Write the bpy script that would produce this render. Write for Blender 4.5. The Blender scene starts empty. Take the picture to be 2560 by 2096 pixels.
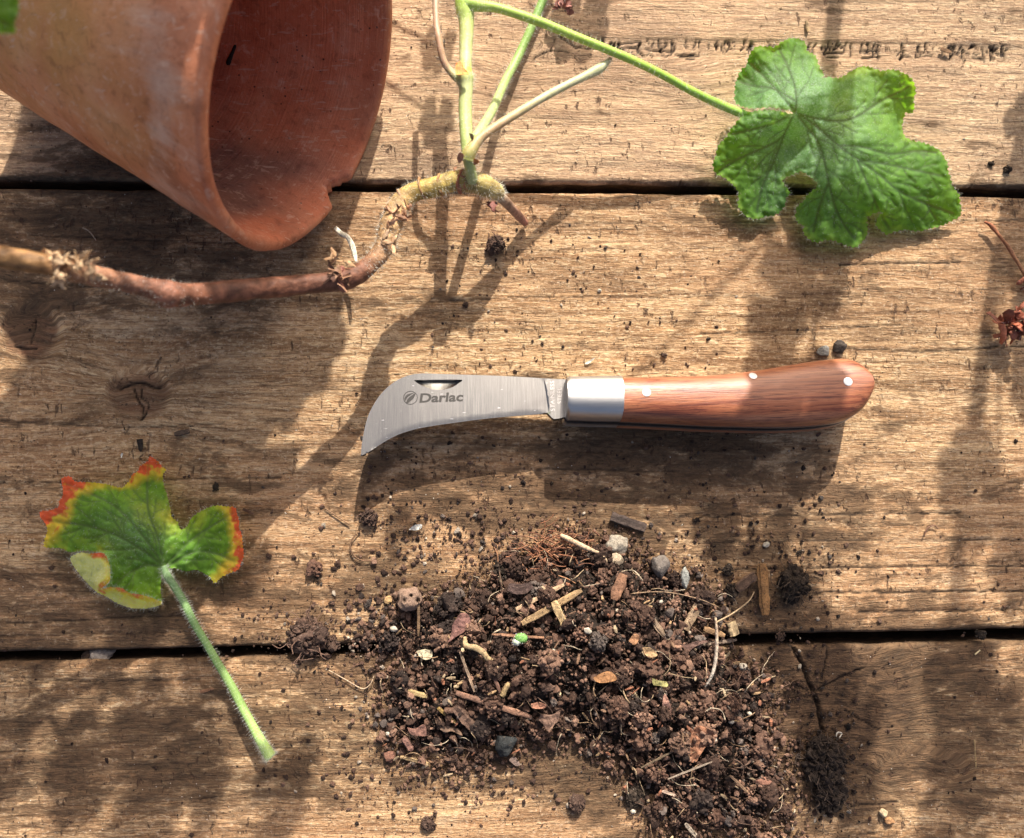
import bpy, math, random
import numpy as np
from mathutils import Vector, Matrix
from mathutils.geometry import delaunay_2d_cdt

random.seed(7); RNG = np.random.default_rng(11)
scene = bpy.context.scene
COL = scene.collection
# ------------------------------------------------------------------ camera
S = 0.36 / 2560.0                       # metres per photo pixel on the bench surface
CAM = np.array([-0.0148, -0.021, 0.30])
fwd = -CAM / np.linalg.norm(CAM)
rgt = np.cross(fwd, [0, 1, 0]); rgt /= np.linalg.norm(rgt)
upv = np.cross(rgt, fwd)
FPX = np.linalg.norm(CAM) / S
cd = bpy.data.cameras.new('camera'); cam = bpy.data.objects.new('camera', cd); COL.objects.link(cam)
cam.matrix_world = Matrix(((rgt[0], upv[0], -fwd[0], CAM[0]), (rgt[1], upv[1], -fwd[1], CAM[1]),
                           (rgt[2], upv[2], -fwd[2], CAM[2]), (0, 0, 0, 1)))
cd.sensor_fit = 'HORIZONTAL'; cd.sensor_width = 36; cd.lens = 36 * FPX / 2560
cd.clip_start = 0.005; cd.clip_end = 50
cd.dof.use_dof = True; cd.dof.focus_distance = float(np.linalg.norm(CAM)) - 0.006
cd.dof.aperture_fstop = 11
scene.camera = cam
# ------------------------------------------------------------------ light
SUN_EL = math.radians(36); SUN_AZ = math.atan2(0.19, 1.0)
SUNV = np.array([math.sin(SUN_AZ) * math.cos(SUN_EL), math.cos(SUN_AZ) * math.cos(SUN_EL), math.sin(SUN_EL)])
w = bpy.data.worlds.new('World'); scene.world = w; w.use_nodes = True
nt = w.node_tree; nt.nodes.clear()
sky = nt.nodes.new('ShaderNodeTexSky'); sky.sky_type = 'NISHITA'; sky.sun_disc = False
sky.sun_elevation = SUN_EL; sky.sun_rotation = SUN_AZ; sky.air_density = 0.6; sky.dust_density = 6.0; sky.ozone_density = 0.3
bg = nt.nodes.new('ShaderNodeBackground'); bg.inputs[1].default_value = 0.13
wo = nt.nodes.new('ShaderNodeOutputWorld')
nt.links.new(sky.outputs[0], bg.inputs[0]); nt.links.new(bg.outputs[0], wo.inputs[0])
sl = bpy.data.lights.new('sun', 'SUN'); sl.energy = 5.0; sl.angle = math.radians(0.53); sl.color = (1.0, 0.93, 0.83)
so = bpy.data.objects.new('sun', sl); COL.objects.link(so)
so.rotation_euler = Vector(SUNV).to_track_quat('Z', 'Y').to_euler(); so.location = (0.3, 1, 1)
scene.view_settings.view_transform = 'Standard'; scene.view_settings.look = 'None'
scene.view_settings.exposure = 0.58; scene.view_settings.gamma = 1.0

# ------------------------------------------------------------------ helpers
def W(px, py, z=0.0):
    """point of the place at height z on the line of sight through a photo pixel"""
    d = fwd + rgt * ((px - 1280) / FPX) - upv * ((py - 1048) / FPX)
    t = (z - CAM[2]) / d[2]
    return CAM + d * t
def PX(P):
    P = np.atleast_2d(P); d = P - CAM; z = d @ fwd
    return np.stack([1280 + FPX * (d @ rgt) / z, 1048 - FPX * (d @ upv) / z], -1)
_perm = np.random.default_rng(5).permutation(256); _perm = np.concatenate([_perm, _perm, _perm])
_gr = np.random.default_rng(6).normal(size=(256, 3)); _gr /= np.linalg.norm(_gr, axis=1)[:, None]
def perlin(x, y, z=0.0):
    x, y, z = np.broadcast_arrays(np.asarray(x, float), np.asarray(y, float), np.asarray(z, float))
    xi = np.floor(x).astype(int); yi = np.floor(y).astype(int); zi = np.floor(z).astype(int)
    xf = x - xi; yf = y - yi; zf = z - zi
    u, v, s = [t * t * t * (t * (t * 6 - 15) + 10) for t in (xf, yf, zf)]
    out = 0
    for dx in (0, 1):
        for dy in (0, 1):
            for dz in (0, 1):
                h = _perm[(_perm[(_perm[(xi + dx) & 255] + yi + dy) & 255] + zi + dz) & 255]
                g = _gr[h]
                d = g[..., 0] * (xf - dx) + g[..., 1] * (yf - dy) + g[..., 2] * (zf - dz)
                out = out + d * (u if dx else 1 - u) * (v if dy else 1 - v) * (s if dz else 1 - s)
    return out * 1.5
def fbm(x, y, z=0.0, o=4):
    r = 0; a = 1
    for k in range(o):
        r = r + a * perlin(np.asarray(x) * 2**k + 17 * k, np.asarray(y) * 2**k + 5 * k, np.asarray(z) * 2**k)
        a *= 0.5
    return r
def sstep(a, b, x):
    t = np.clip((x - a) / (b - a), 0, 1); return t * t * (3 - 2 * t)
def catmull(P, n):
    """P rows of any width, n samples per span"""
    P = np.asarray(P, float); Q = np.vstack([2 * P[0] - P[1], P, 2 * P[-1] - P[-2]]); out = []
    for i in range(1, len(Q) - 2):
        for k in range(n):
            t = k / n; a, b, c, d = Q[i - 1], Q[i], Q[i + 1], Q[i + 2]
            out.append(0.5 * (2 * b + (c - a) * t + (2 * a - 5 * b + 4 * c - d) * t * t + (3 * b - a - 3 * c + d) * t**3))
    out.append(Q[-2]); return np.array(out)
def tri(F):
    out = []
    for f in F:
        for k in range(1, len(f) - 1): out.append((f[0], f[k], f[k + 1]))
    return np.array(out, int)
class MB:
    def __init__(s): s.V = []; s.F = []; s.C = []; s.n = 0
    def add(s, V, F, c=(1, 1, 1)):
        V = np.asarray(V, float); F = np.asarray(F, int)
        s.V.append(V); s.F.append(F + s.n); s.n += len(V)
        c = np.asarray(c, float)
        s.C.append(np.broadcast_to(c, (len(V), 3)) if c.ndim == 1 else c)
        return s
    def build(s, name, mat, parent=None, smooth=True, attrs=None, origin=None, sharp=None):
        V = np.vstack(s.V); F = np.vstack(s.F); C = np.vstack(s.C)
        o = np.array(parent.location) if parent is not None else None
        if parent is not None and parent.parent is not None: o = o + np.array(parent.parent.location)
        org = np.array(origin, float) if origin is not None else (o if o is not None else np.array([V[:, 0].mean(), V[:, 1].mean(), V[:, 2].min()]))
        me = bpy.data.meshes.new(name)
        me.vertices.add(len(V)); me.vertices.foreach_set('co', (V - org).astype(np.float32).ravel())
        me.loops.add(F.size); me.loops.foreach_set('vertex_index', F.ravel().astype(np.int32))
        me.polygons.add(len(F)); me.polygons.foreach_set('loop_start', np.arange(0, F.size, 3, dtype=np.int32))
        me.polygons.foreach_set('use_smooth', np.full(len(F), smooth))
        a = me.attributes.new('col', 'FLOAT_COLOR', 'POINT')
        a.data.foreach_set('color', np.hstack([C, np.ones((len(C), 1))]).astype(np.float32).ravel())
        for k, v in (attrs or {}).items():
            v = np.asarray(v, np.float32)
            if v.ndim == 1:
                a = me.attributes.new(k, 'FLOAT', 'POINT'); a.data.foreach_set('value', v)
            else:
                a = me.attributes.new(k, 'FLOAT_VECTOR', 'POINT'); a.data.foreach_set('vector', v.ravel())
        me.update(); me.validate()
        if sharp is not None: me.set_sharp_from_angle(angle=math.radians(sharp))
        me.materials.append(mat)
        ob = bpy.data.objects.new(name, me); COL.objects.link(ob)
        if parent is not None: ob.parent = parent
        ob.location = org - (o if o is not None else 0)
        return ob
def tag(o, label=None, cat=None, group=None, kind=None):
    if label: o['label'] = label
    if cat: o['category'] = cat
    if group: o['group'] = group
    if kind: o['kind'] = kind
    return o
def empty(name, loc, label=None, cat=None, group=None, kind=None):
    o = bpy.data.objects.new(name, None); COL.objects.link(o); o.location = loc; o.empty_display_size = 0.01
    return tag(o, label, cat, group, kind)
def tube(P, R, seg=12, amp=0.0, fr=300, flat=1.0, cap=True, seed=0.0, up=(0, 0, 1), sq=1.0, groove=0.0):
    """P (n,3) world path, R (n) radii; flat squashes the section across 'up'"""
    P = np.asarray(P, float); n = len(P); R = np.broadcast_to(R, (n,)).astype(float)
    T = np.gradient(P, axis=0); T /= np.linalg.norm(T, axis=1)[:, None] + 1e-12
    up = np.array(up, float)
    A = np.cross(T, up); bad = np.linalg.norm(A, axis=1) < 0.15; A[bad] = np.cross(T[bad], [0, 1, 0.1])
    A /= np.linalg.norm(A, axis=1)[:, None]; B = np.cross(A, T)
    th = np.linspace(0, 2 * np.pi, seg, endpoint=False)
    cs, sn = np.cos(th), np.sin(th)
    if sq != 1.0: cs, sn = np.sign(cs) * np.abs(cs)**sq, np.sign(sn) * np.abs(sn)**sq
    if groove: gm = 1 + groove * np.random.default_rng(int(abs(seed)) + 3).uniform(-1, .4, seg); cs = cs * gm; sn = sn * gm
    V = P[:, None] + (R[:, None, None]) * (cs[None, :, None] * A[:, None] + flat * sn[None, :, None] * B[:, None])
    if amp:
        nrm = V - P[:, None]; nz = fbm(V[..., 0] * fr + seed, V[..., 1] * fr, V[..., 2] * fr, 3)
        V = V + nrm * (nz * amp)[..., None]
    V = V.reshape(-1, 3); i = np.arange(n - 1)[:, None] * seg; j = np.arange(seg)[None]; k = (j + 1) % seg
    a = (i + j).ravel(); b = (i + k).ravel(); c = (i + seg + k).ravel(); d = (i + seg + j).ravel()
    F = np.vstack([np.stack([a, b, c], 1), np.stack([a, c, d], 1)])
    if cap:
        V = np.vstack([V, P[0], P[-1]]); m = len(V) - 2
        jj = np.arange(seg); kk = (jj + 1) % seg; e = (n - 1) * seg
        F = np.vstack([F, np.stack([np.full(seg, m), kk, jj], 1), np.stack([np.full(seg, m + 1), e + jj, e + kk], 1)])
    return V, F
def pxtube(rows, n=6, **k):
    """rows (px, py, z, radius in px)"""
    rows = catmull(rows, n)
    P = np.array([W(r[0], r[1], r[2]) for r in rows]); R = rows[:, 3] * S * (CAM[2] - rows[:, 2]) / CAM[2]
    return (P, R) + tube(P, R, **k)
def inpoly(x, y, poly):
    poly = np.asarray(poly, float); x = np.asarray(x, float); y = np.asarray(y, float)
    r = np.zeros(x.shape, bool); j = len(poly) - 1
    for i in range(len(poly)):
        xi, yi = poly[i]; xj, yj = poly[j]
        c = ((yi > y) != (yj > y)) & (x < (xj - xi) * (y - yi) / (yj - yi + 1e-15) + xi)
        r ^= c; j = i
    return r
def segdist(x, y, L, closed=False):
    """distance from points to a polyline"""
    L = np.asarray(L, float); d = np.full(np.shape(x), 1e9)
    if closed: L = np.vstack([L, L[0]])
    for a, b in zip(L[:-1], L[1:]):
        ab = b - a; q = ab @ ab + 1e-15
        t = np.clip(((x - a[0]) * ab[0] + (y - a[1]) * ab[1]) / q, 0, 1)
        d = np.minimum(d, np.hypot(x - a[0] - t * ab[0], y - a[1] - t * ab[1]))
    return d
def cdt(outline, sp, lines=(), jit=0.3, seed=1):
    """triangulate a polygon with an inner grid (2-D units of the outline)"""
    r = np.random.default_rng(seed); O = np.asarray(outline, float)
    pts = [tuple(p) for p in O]; edges = [(i, (i + 1) % len(O)) for i in range(len(O))]
    for L in lines:
        b = len(pts); pts += [tuple(p) for p in L]; edges += [(b + i, b + i + 1) for i in range(len(L) - 1)]
    x0, y0 = O.min(0); x1, y1 = O.max(0)
    gx, gy = np.meshgrid(np.arange(x0, x1, sp), np.arange(y0, y1, sp * .87)); gx = gx + (np.arange(gx.shape[0]) % 2)[:, None] * sp / 2
    gx = gx + r.uniform(-jit, jit, gx.shape) * sp * .5; gy = gy + r.uniform(-jit, jit, gx.shape) * sp * .5
    gx = gx.ravel(); gy = gy.ravel()
    k = inpoly(gx, gy, O) & (segdist(gx, gy, O, True) > sp * .45)
    for L in lines: k &= segdist(gx, gy, L) > sp * .4
    pts += list(zip(gx[k], gy[k]))
    res = delaunay_2d_cdt([Vector(p) for p in pts], edges, [list(range(len(O)))], 1, 1e-5)
    return np.array([tuple(v) for v in res[0]]), tri(res[2])
def rbf(ctrl):
    """smooth interpolation through (x, y, value) control points"""
    c = np.asarray(ctrl, float); sc = np.ptp(c[:, :2]); X = c[:, :2] / sc
    def k(r): return r**2 * np.log(r + 1e-9)
    n = len(c); D = np.hypot(X[:, None, 0] - X[None, :, 0], X[:, None, 1] - X[None, :, 1])
    A = np.zeros((n + 3, n + 3)); A[:n, :n] = k(D) + np.eye(n) * 1e-4; A[:n, n] = 1; A[:n, n + 1:] = X; A[n, :n] = 1; A[n + 1:, :n] = X.T
    wv = np.linalg.solve(A, np.concatenate([c[:, 2], [0, 0, 0]]))
    def f(x, y):
        x = np.asarray(x) / sc; y = np.asarray(y) / sc
        r = wv[n] + wv[n + 1] * x + wv[n + 2] * y
        for i in range(n): r = r + wv[i] * k(np.hypot(x - X[i, 0], y - X[i, 1]))
        return r
    return f
def hairs(V, N, length, mb, dens=1.0, width=0.00003, lean=(0, 0, 0), rng=RNG):
    """a thin tapering hair at each point V, pointing along N"""
    n = len(V); L = length * rng.uniform(.5, 1.2, n)
    D = N + rng.normal(size=(n, 3)) * .35 + np.array(lean); D /= np.linalg.norm(D, axis=1)[:, None]
    B = rng.normal(size=(n, 3)) * .25; sd = np.cross(D, rng.normal(size=(n, 3))); sd /= np.linalg.norm(sd, axis=1)[:, None]
    mid = V + D * L[:, None] * .55; tip = V + (D + B) * L[:, None]
    a = V - sd * width; b = V + sd * width; c = mid - sd * width * .8; d = mid + sd * width * .8
    VV = np.concatenate([a, b, c, d, tip]); i = np.arange(n)
    F = np.vstack([np.stack([i, i + n, i + 3 * n], 1), np.stack([i, i + 3 * n, i + 2 * n], 1), np.stack([i + 2 * n, i + 3 * n, i + 4 * n], 1)])
    mb.add(VV, F)

# ------------------------------------------------------------------ materials
class NT:
    def __init__(s, name):
        s.m = bpy.data.materials.new(name); s.m.use_nodes = True; s.t = s.m.node_tree; s.t.nodes.clear()
        s.out = s.n('ShaderNodeOutputMaterial'); s.b = s.n('ShaderNodeBsdfPrincipled'); s.l(s.b.outputs[0], s.out.inputs[0])
    def n(s, k, **kw):
        x = s.t.nodes.new(k)
        for a, v in kw.items(): setattr(x, a, v)
        return x
    def l(s, a, b): s.t.links.new(a, b)
    def set(s, **kw):
        for k, v in kw.items():
            i = s.b.inputs[k.replace('_', ' ')]
            if hasattr(v, 'is_linked') or hasattr(v, 'links'): s.l(v, i)
            else: i.default_value = v
    def inp(s, node, i, v):
        if hasattr(v, 'links'): s.l(v, node.inputs[i])
        else: node.inputs[i].default_value = v
    def coord(s, kind='Object'): return s.n('ShaderNodeTexCoord').outputs[kind]
    def attr(s, nm, out='Fac'): return s.n('ShaderNodeAttribute', attribute_name=nm).outputs[out]
    def map(s, v, sc=(1, 1, 1), rot=(0, 0, 0)):
        m = s.n('ShaderNodeMapping'); s.l(v, m.inputs[0]); m.inputs['Scale'].default_value = sc; m.inputs['Rotation'].default_value = rot; return m.outputs[0]
    def noise(s, v, sc, det=5, ro=.6, dist=0.0):
        m = s.n('ShaderNodeTexNoise'); s.l(v, m.inputs['Vector']); m.inputs['Scale'].default_value = sc
        m.inputs['Detail'].default_value = det; m.inputs['Roughness'].default_value = ro; m.inputs['Distortion'].default_value = dist; return m.outputs[0]
    def vor(s, v, sc, out='Distance', rnd=1.0):
        m = s.n('ShaderNodeTexVoronoi'); s.l(v, m.inputs['Vector']); m.inputs['Scale'].default_value = sc; m.inputs['Randomness'].default_value = rnd; return m.outputs[out]
    def ramp(s, v, *st):
        m = s.n('ShaderNodeValToRGB'); s.l(v, m.inputs[0]); e = m.color_ramp.elements
        while len(e) > 1: e.remove(e[-1])
        for i, (p, c) in enumerate(st):
            if not hasattr(c, '__len__'): c = (c, c, c)
            q = e[0] if i == 0 else e.new(p); q.position = p; q.color = (*c, 1)
        return m.outputs[0]
    def mix(s, f, a, b, mode='MIX'):
        m = s.n('ShaderNodeMix', data_type='RGBA', blend_type=mode); s.inp(m, 0, f)
        for i, v in ((6, a), (7, b)):
            if hasattr(v, 'links'): s.l(v, m.inputs[i])
            else: m.inputs[i].default_value = (*v, 1) if len(v) == 3 else v
        return m.outputs[2]
    def math(s, op, a, b=0.0, c=0.0, clamp=False):
        m = s.n('ShaderNodeMath', operation=op); m.use_clamp = clamp
        s.inp(m, 0, a); s.inp(m, 1, b); s.inp(m, 2, c); return m.outputs[0]
    def bump(s, h, dist, st=1.0, nrm=None):
        m = s.n('ShaderNodeBump'); s.l(h, m.inputs['Height']); m.inputs['Distance'].default_value = dist; m.inputs['Strength'].default_value = st
        if nrm is not None: s.l(nrm, m.inputs['Normal'])
        return m.outputs[0]

def wood_material():
    t = NT('weathered_plank_wood'); gc = t.attr('gc', 'Vector'); st = t.attr('stain'); ck = t.attr('crack'); kn = t.attr('knot')
    grain = t.noise(t.map(gc, (9, 260, 1)), 1.0, 5, .62, .4)          # long rings
    fib = t.noise(t.map(gc, (110, 1500, 1)), 1.0, 4, .65, .3)         # short torn fibres
    fib2 = t.noise(t.map(gc, (320, 1100, 1), (0, 0, .16)), 1.0, 4, .7, .5)
    mott = t.noise(t.map(gc, (45, 110, 1)), 1.0, 6, .66, .6)
    mot2 = t.noise(t.map(gc, (210, 420, 1)), 1.0, 5, .7, .5)
    big = t.noise(t.map(gc, (8, 22, 1)), 1.0, 4, .6); wz = t.noise(t.map(gc, (26, 130, 1)), 1.0, 6, .72, .8)
    base = t.ramp(grain, (.25, (.22, .12, .055)), (.42, (.37, .218, .105)), (.56, (.57, .375, .20)), (.75, (.30, .165, .078)))
    base = t.mix(t.ramp(fib, (.36, 0.85), (.52, 0)), base, (.17, .085, .038))
    base = t.mix(t.ramp(fib2, (.52, 0), (.62, .65)), base, (.74, .56, .34))
    base = t.mix(t.ramp(big, (.42, 0), (.62, .5)), base, (.38, .20, .10))
    base = t.mix(t.ramp(wz, (.50, 0), (.66, .75)), base, (.17, .095, .048)); base = t.mix(t.ramp(wz, (.30, .5), (.42, 0)), base, (.66, .49, .31))
    blo = t.noise(t.map(gc, (14, 34, 1)), 1.0, 7, .72, .5); base = t.mix(t.ramp(blo, (.50, 0), (.64, .62)), base, t.mix(1.0, base, (.42, .37, .34), 'MULTIPLY'))
    spk2 = t.noise(gc, 750, 3, .75); base = t.mix(t.ramp(spk2, (.34, .6), (.46, 0)), base, t.mix(1.0, base, (.45, .38, .34), 'MULTIPLY')); base = t.mix(t.ramp(spk2, (.56, 0), (.68, .5)), base, (.70, .54, .38))
    sx_ = t.n('ShaderNodeSeparateXYZ'); t.l(gc, sx_.inputs[0]); base = t.mix(t.math('MULTIPLY', t.math('LESS_THAN', sx_.outputs[2], 2.0), .25), base, (.50, .385, .28))
    base = t.mix(t.math('MULTIPLY', kn, .92), base, t.mix(t.ramp(grain, (.35, 0), (.6, 1)), (.055, .030, .018), (.20, .095, .050)))
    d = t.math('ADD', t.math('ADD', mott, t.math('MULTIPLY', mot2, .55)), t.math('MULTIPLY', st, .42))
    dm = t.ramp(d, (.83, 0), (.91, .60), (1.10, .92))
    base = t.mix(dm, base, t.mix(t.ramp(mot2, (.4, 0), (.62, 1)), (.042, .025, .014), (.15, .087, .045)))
    pit = t.noise(t.map(gc, (520, 240, 1), (0, 0, -.35)), 1.0, 3, .6, .3); pz = t.noise(t.map(gc, (30, 60, 1)), 1.0, 3, .6)
    pitm = t.math('MULTIPLY', t.ramp(pit, (.60, 0), (.68, 1)), t.ramp(pz, (.42, 0), (.55, 1)))
    base = t.mix(t.math('MULTIPLY', pitm, .8), base, (.07, .035, .02))
    sp = t.vor(t.map(gc, (1, 1.4, 1)), 620, 'Distance'); spn = t.noise(gc, 160, 3)
    spk = t.math('MULTIPLY', t.ramp(sp, (.12, 1), (.24, 0)), t.ramp(spn, (.52, 0), (.60, 1)))
    base = t.mix(t.math('MULTIPLY', spk, .85), base, (.045, .025, .018))
    sw = t.vor(gc, 420, 'Distance'); wn = t.noise(gc, 95, 2)
    wsp = t.math('MULTIPLY', t.ramp(sw, (.05, 1), (.085, 0)), t.ramp(wn, (.54, 0), (.6, 1)))
    base = t.mix(wsp, base, (.72, .66, .56))
    base = t.mix(ck, base, (.02, .012, .008))
    t.set(Base_Color=base, Roughness=.78, Specular_IOR_Level=.28)
    h = t.math('ADD', t.math('MULTIPLY', fib, 1.1), t.math('MULTIPLY', fib2, 1.3))
    h = t.math('ADD', h, t.math('MULTIPLY', mot2, .8)); h = t.math('ADD', h, t.math('MULTIPLY', spk, .35)); h = t.math('SUBTRACT', h, t.math('MULTIPLY', pitm, .9))
    t.set(Normal=t.bump(h, .00048, 1.0, t.bump(grain, .0006, .35)))
    return t.m
def simple(name, colour=None, rough=.7, vary=.3, scale=400, bump=.0002, spec=.3, attr=True, metal=0.0, detail=5, specks=None):
    t = NT(name); v = t.coord('Object'); n1 = t.noise(v, scale, detail, .65); n2 = t.noise(v, scale * .22, 3)
    c = t.attr('col', 'Color') if attr else t.mix(0.0, colour, colour)
    if colour is not None and attr: c = t.mix(1.0, c, colour, 'MULTIPLY')
    c = t.mix(t.ramp(n1, (.35, vary), (.6, 0)), c, t.mix(1.0, c, (.35, .3, .28), 'MULTIPLY'))
    c = t.mix(t.ramp(n2, (.45, 0), (.65, vary)), c, t.mix(1.0, c, (1.5, 1.45, 1.35), 'MULTIPLY'))
    if specks: c = t.mix(t.ramp(t.noise(v, specks[0], 3, .7), (specks[1], 0), (specks[1] + .05, 1)), c, specks[2])
    t.set(Base_Color=c, Roughness=rough, Specular_IOR_Level=spec, Metallic=metal, Normal=t.bump(n1, bump, .9))
    return t.m
def terracotta():
    t = NT('old_terracotta'); v = t.coord('Object'); ax = t.attr('pc', 'Vector')     # pc: angle*radius, along the axis, inside flag
    n1 = t.noise(v, 60, 6, .62); n2 = t.noise(v, 22, 5, .6, .6); n3 = t.noise(v, 900, 4, .7)
    lines = t.noise(t.map(ax, (22, 1500, 0)), 1.0, 3, .6); streak = t.noise(t.map(ax, (75, 16, 3)), 1.0, 6, .7, .4)
    ins = t.attr('inside')
    out = t.ramp(n1, (.3, (.44, .14, .065)), (.5, (.60, .225, .115)), (.7, (.68, .32, .19)))
    inn = t.ramp(n1, (.3, (.46, .125, .058)), (.55, (.60, .19, .095)), (.75, (.64, .26, .15)))
    c = t.mix(ins, out, inn)
    c = t.mix(t.math('MULTIPLY', t.attr('moss'), t.ramp(n2, (.35, .25), (.6, .85))), c, (.58, .34, .09))
    eff = t.ramp(t.math('ADD', streak, t.math('MULTIPLY', t.attr('lime'), .3)), (.60, 0), (.80, .55))
    c = t.mix(eff, c, (.66, .50, .40))
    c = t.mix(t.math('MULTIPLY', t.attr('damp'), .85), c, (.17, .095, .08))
    c = t.mix(t.ramp(n2, (.50, 0), (.66, .6)), c, (.28, .12, .075))
    sp = t.math('MULTIPLY', t.ramp(t.vor(v, 330), (.09, 1), (.13, 0)), t.ramp(t.noise(v, 50, 2), (.52, 0), (.58, 1)))
    c = t.mix(t.math('MULTIPLY', sp, t.math('MULTIPLY', ins, .9)), c, (.035, .02, .015))
    n5 = t.noise(v, 260, 5, .7, .4); c = t.mix(t.ramp(n5, (.34, .6), (.46, 0)), c, t.mix(1.0, c, (.55, .5, .5), 'MULTIPLY')); c = t.mix(t.ramp(n5, (.56, 0), (.70, .5)), c, (.72, .50, .38))
    scr = t.ramp(t.noise(t.map(v, (120, 900, 300), (0, 0, .5)), 1.0, 2, .6), (.64, 0), (.70, .5))
    c = t.mix(scr, c, (.62, .42, .32))
    t.set(Base_Color=c, Roughness=t.mix(n1, (.72, .72, .72), (.5, .5, .5)), Specular_IOR_Level=.3)
    h = t.math('ADD', t.math('MULTIPLY', lines, t.math('ADD', t.math('MULTIPLY', ins, .8), .4)), t.math('MULTIPLY', n3, .6))
    t.set(Normal=t.bump(h, .00028, .8, t.bump(n1, .0016, .5)))
    return t.m
def steel(name, base=(.62, .61, .59), rough=.34, brushed=(1600, 60, 60), metal=1.0, amt=.00003, rot=(0, 0, 0)):
    t = NT(name); v = t.map(t.coord('Object'), (1, 1, 1), rot); b = t.noise(t.map(v, brushed), 1.0, 4, .6); n = t.noise(v, 90, 4)
    sc = t.ramp(t.noise(t.map(v, (260, 900, 300), (0, 0, 1.1)), 1.0, 2, .5), (.71, 0), (.76, .5))
    c = t.mix(t.ramp(b, (.3, 0), (.7, 1)), tuple(x * .86 for x in base), base); c = t.mix(t.ramp(n, (.4, .0), (.7, .16)), c, (.36, .33, .30)); c = t.mix(sc, c, (.85, .85, .85))
    t.set(Base_Color=c, Metallic=metal, Roughness=t.math('ADD', t.math('MULTIPLY', b, .12), rough - .06), Normal=t.bump(b, amt, .5))
    return t.m
def rosewood():
    t = NT('oiled_rosewood'); v = t.coord('Object')
    wv = t.map(v, (1, 1, 1), (0, 0, -.045)); g = t.noise(t.map(wv, (16, 330, 200)), 1.0, 5, .6, 1.2); f = t.noise(t.map(wv, (120, 2600, 1500)), 1.0, 3, .6); big = t.noise(t.map(wv, (14, 60, 60)), 1.0, 3, .5)
    c = t.ramp(g, (.30, (.13, .032, .018)), (.42, (.27, .085, .04)), (.58, (.39, .145, .066)), (.75, (.47, .20, .10)))
    c = t.mix(t.ramp(g, (.385, 0), (.40, .75), (.415, 0)), c, (.10, .018, .016))
    c = t.mix(t.ramp(g, (.535, 0), (.548, .6), (.56, 0)), c, (.13, .025, .02))
    c = t.mix(t.ramp(f, (.34, .85), (.48, 0)), c, (.085, .025, .016)); c = t.mix(t.ramp(big, (.45, 0), (.65, .35)), c, (.5, .24, .13))
    t.set(Base_Color=c, Roughness=.42, Specular_IOR_Level=.45, Coat_Weight=.15, Coat_Roughness=.3, Normal=t.bump(f, .00015, .8))
    return t.m
def leaf_mat(name, kind):
    t = NT(name); v = t.coord('Object'); ve = t.attr('vein'); ed = t.attr('edge')
    n = t.noise(v, 260, 5, .65); m = t.noise(v, 45, 4, .6); f = t.noise(v, 1700, 3, .7)
    if kind == 'turning':
        top = t.ramp(m, (.3, (.085, .23, .02)), (.52, (.19, .37, .03)), (.7, (.42, .50, .05)))
    elif kind == 'underside':
        top = t.ramp(m, (.3, (.78, .74, .30)), (.55, (.86, .78, .38)), (.75, (.88, .62, .42)))
    else:
        top = t.ramp(m, (.3, (.075, .19, .025)), (.52, (.14, .30, .035)), (.75, (.25, .40, .055)))
    top = t.mix(t.ramp(n, (.42, .55), (.56, 0)), top, t.mix(1.0, top, (.45, .5, .5), 'MULTIPLY'))
    if kind != 'underside':
        top = t.mix(t.math('MULTIPLY', t.attr('fuzz'), t.ramp(f, (.35, .15), (.65, .8))), top, (.29, .45, .35))
        top = t.mix(t.math('MULTIPLY', ve, 1.0), top, (.02, .06, .022) if kind == 'fresh' else (.09, .17, .05))
    yel = t.ramp(t.math('ADD', ed, t.math('MULTIPLY', t.math('SUBTRACT', m, .5), 1.3)), (.22, 0), (.66, 1))
    red = t.ramp(t.math('ADD', ed, t.math('MULTIPLY', t.math('SUBTRACT', n, .5), 1.3)), (.66, 0), (.92, 1))
    top = t.mix(yel, top, (.66, .50, .05) if kind != 'fresh' else (.22, .34, .05))
    if kind != 'fresh': top = t.mix(red, top, (.68, .12, .045))
    t.set(Base_Color=top, Roughness=.62, Specular_IOR_Level=.3, Sheen_Weight=.25, Sheen_Roughness=.4)
    t.set(Normal=t.bump(t.math('ADD', n, t.math('MULTIPLY', f, .5)), .00025, .6))
    tr = t.n('ShaderNodeBsdfTranslucent'); tc = t.mix(t.math('MULTIPLY', ve, .55), t.mix(1.0, top, (2.4, 2.6, .5), 'MULTIPLY'), (.55, .72, .12))
    t.l(tc, tr.inputs[0]); mx = t.n('ShaderNodeMixShader'); mx.inputs[0].default_value = .40
    t.l(t.b.outputs[0], mx.inputs[1]); t.l(tr.outputs[0], mx.inputs[2]); t.l(mx.outputs[0], t.out.inputs[0])
    return t.m
def stem_mat():
    t = NT('green_stem_skin'); v = t.coord('Object'); n = t.noise(v, 350, 5, .6); m = t.noise(v, 60, 3)
    c = t.attr('col', 'Color'); c = t.mix(t.ramp(n, (.35, .4), (.6, 0)), c, t.mix(1.0, c, (.55, .6, .4), 'MULTIPLY')); c = t.mix(t.ramp(m, (.5, 0), (.7, .3)), c, t.mix(1.0, c, (1.35, 1.1, 1.1), 'MULTIPLY'))
    t.set(Base_Color=c, Roughness=.5, Specular_IOR_Level=.4, Subsurface_Weight=.25, Subsurface_Radius=(.6, .8, .2), Subsurface_Scale=.0012, Normal=t.bump(n, .00018, .7))
    return t.m
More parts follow.
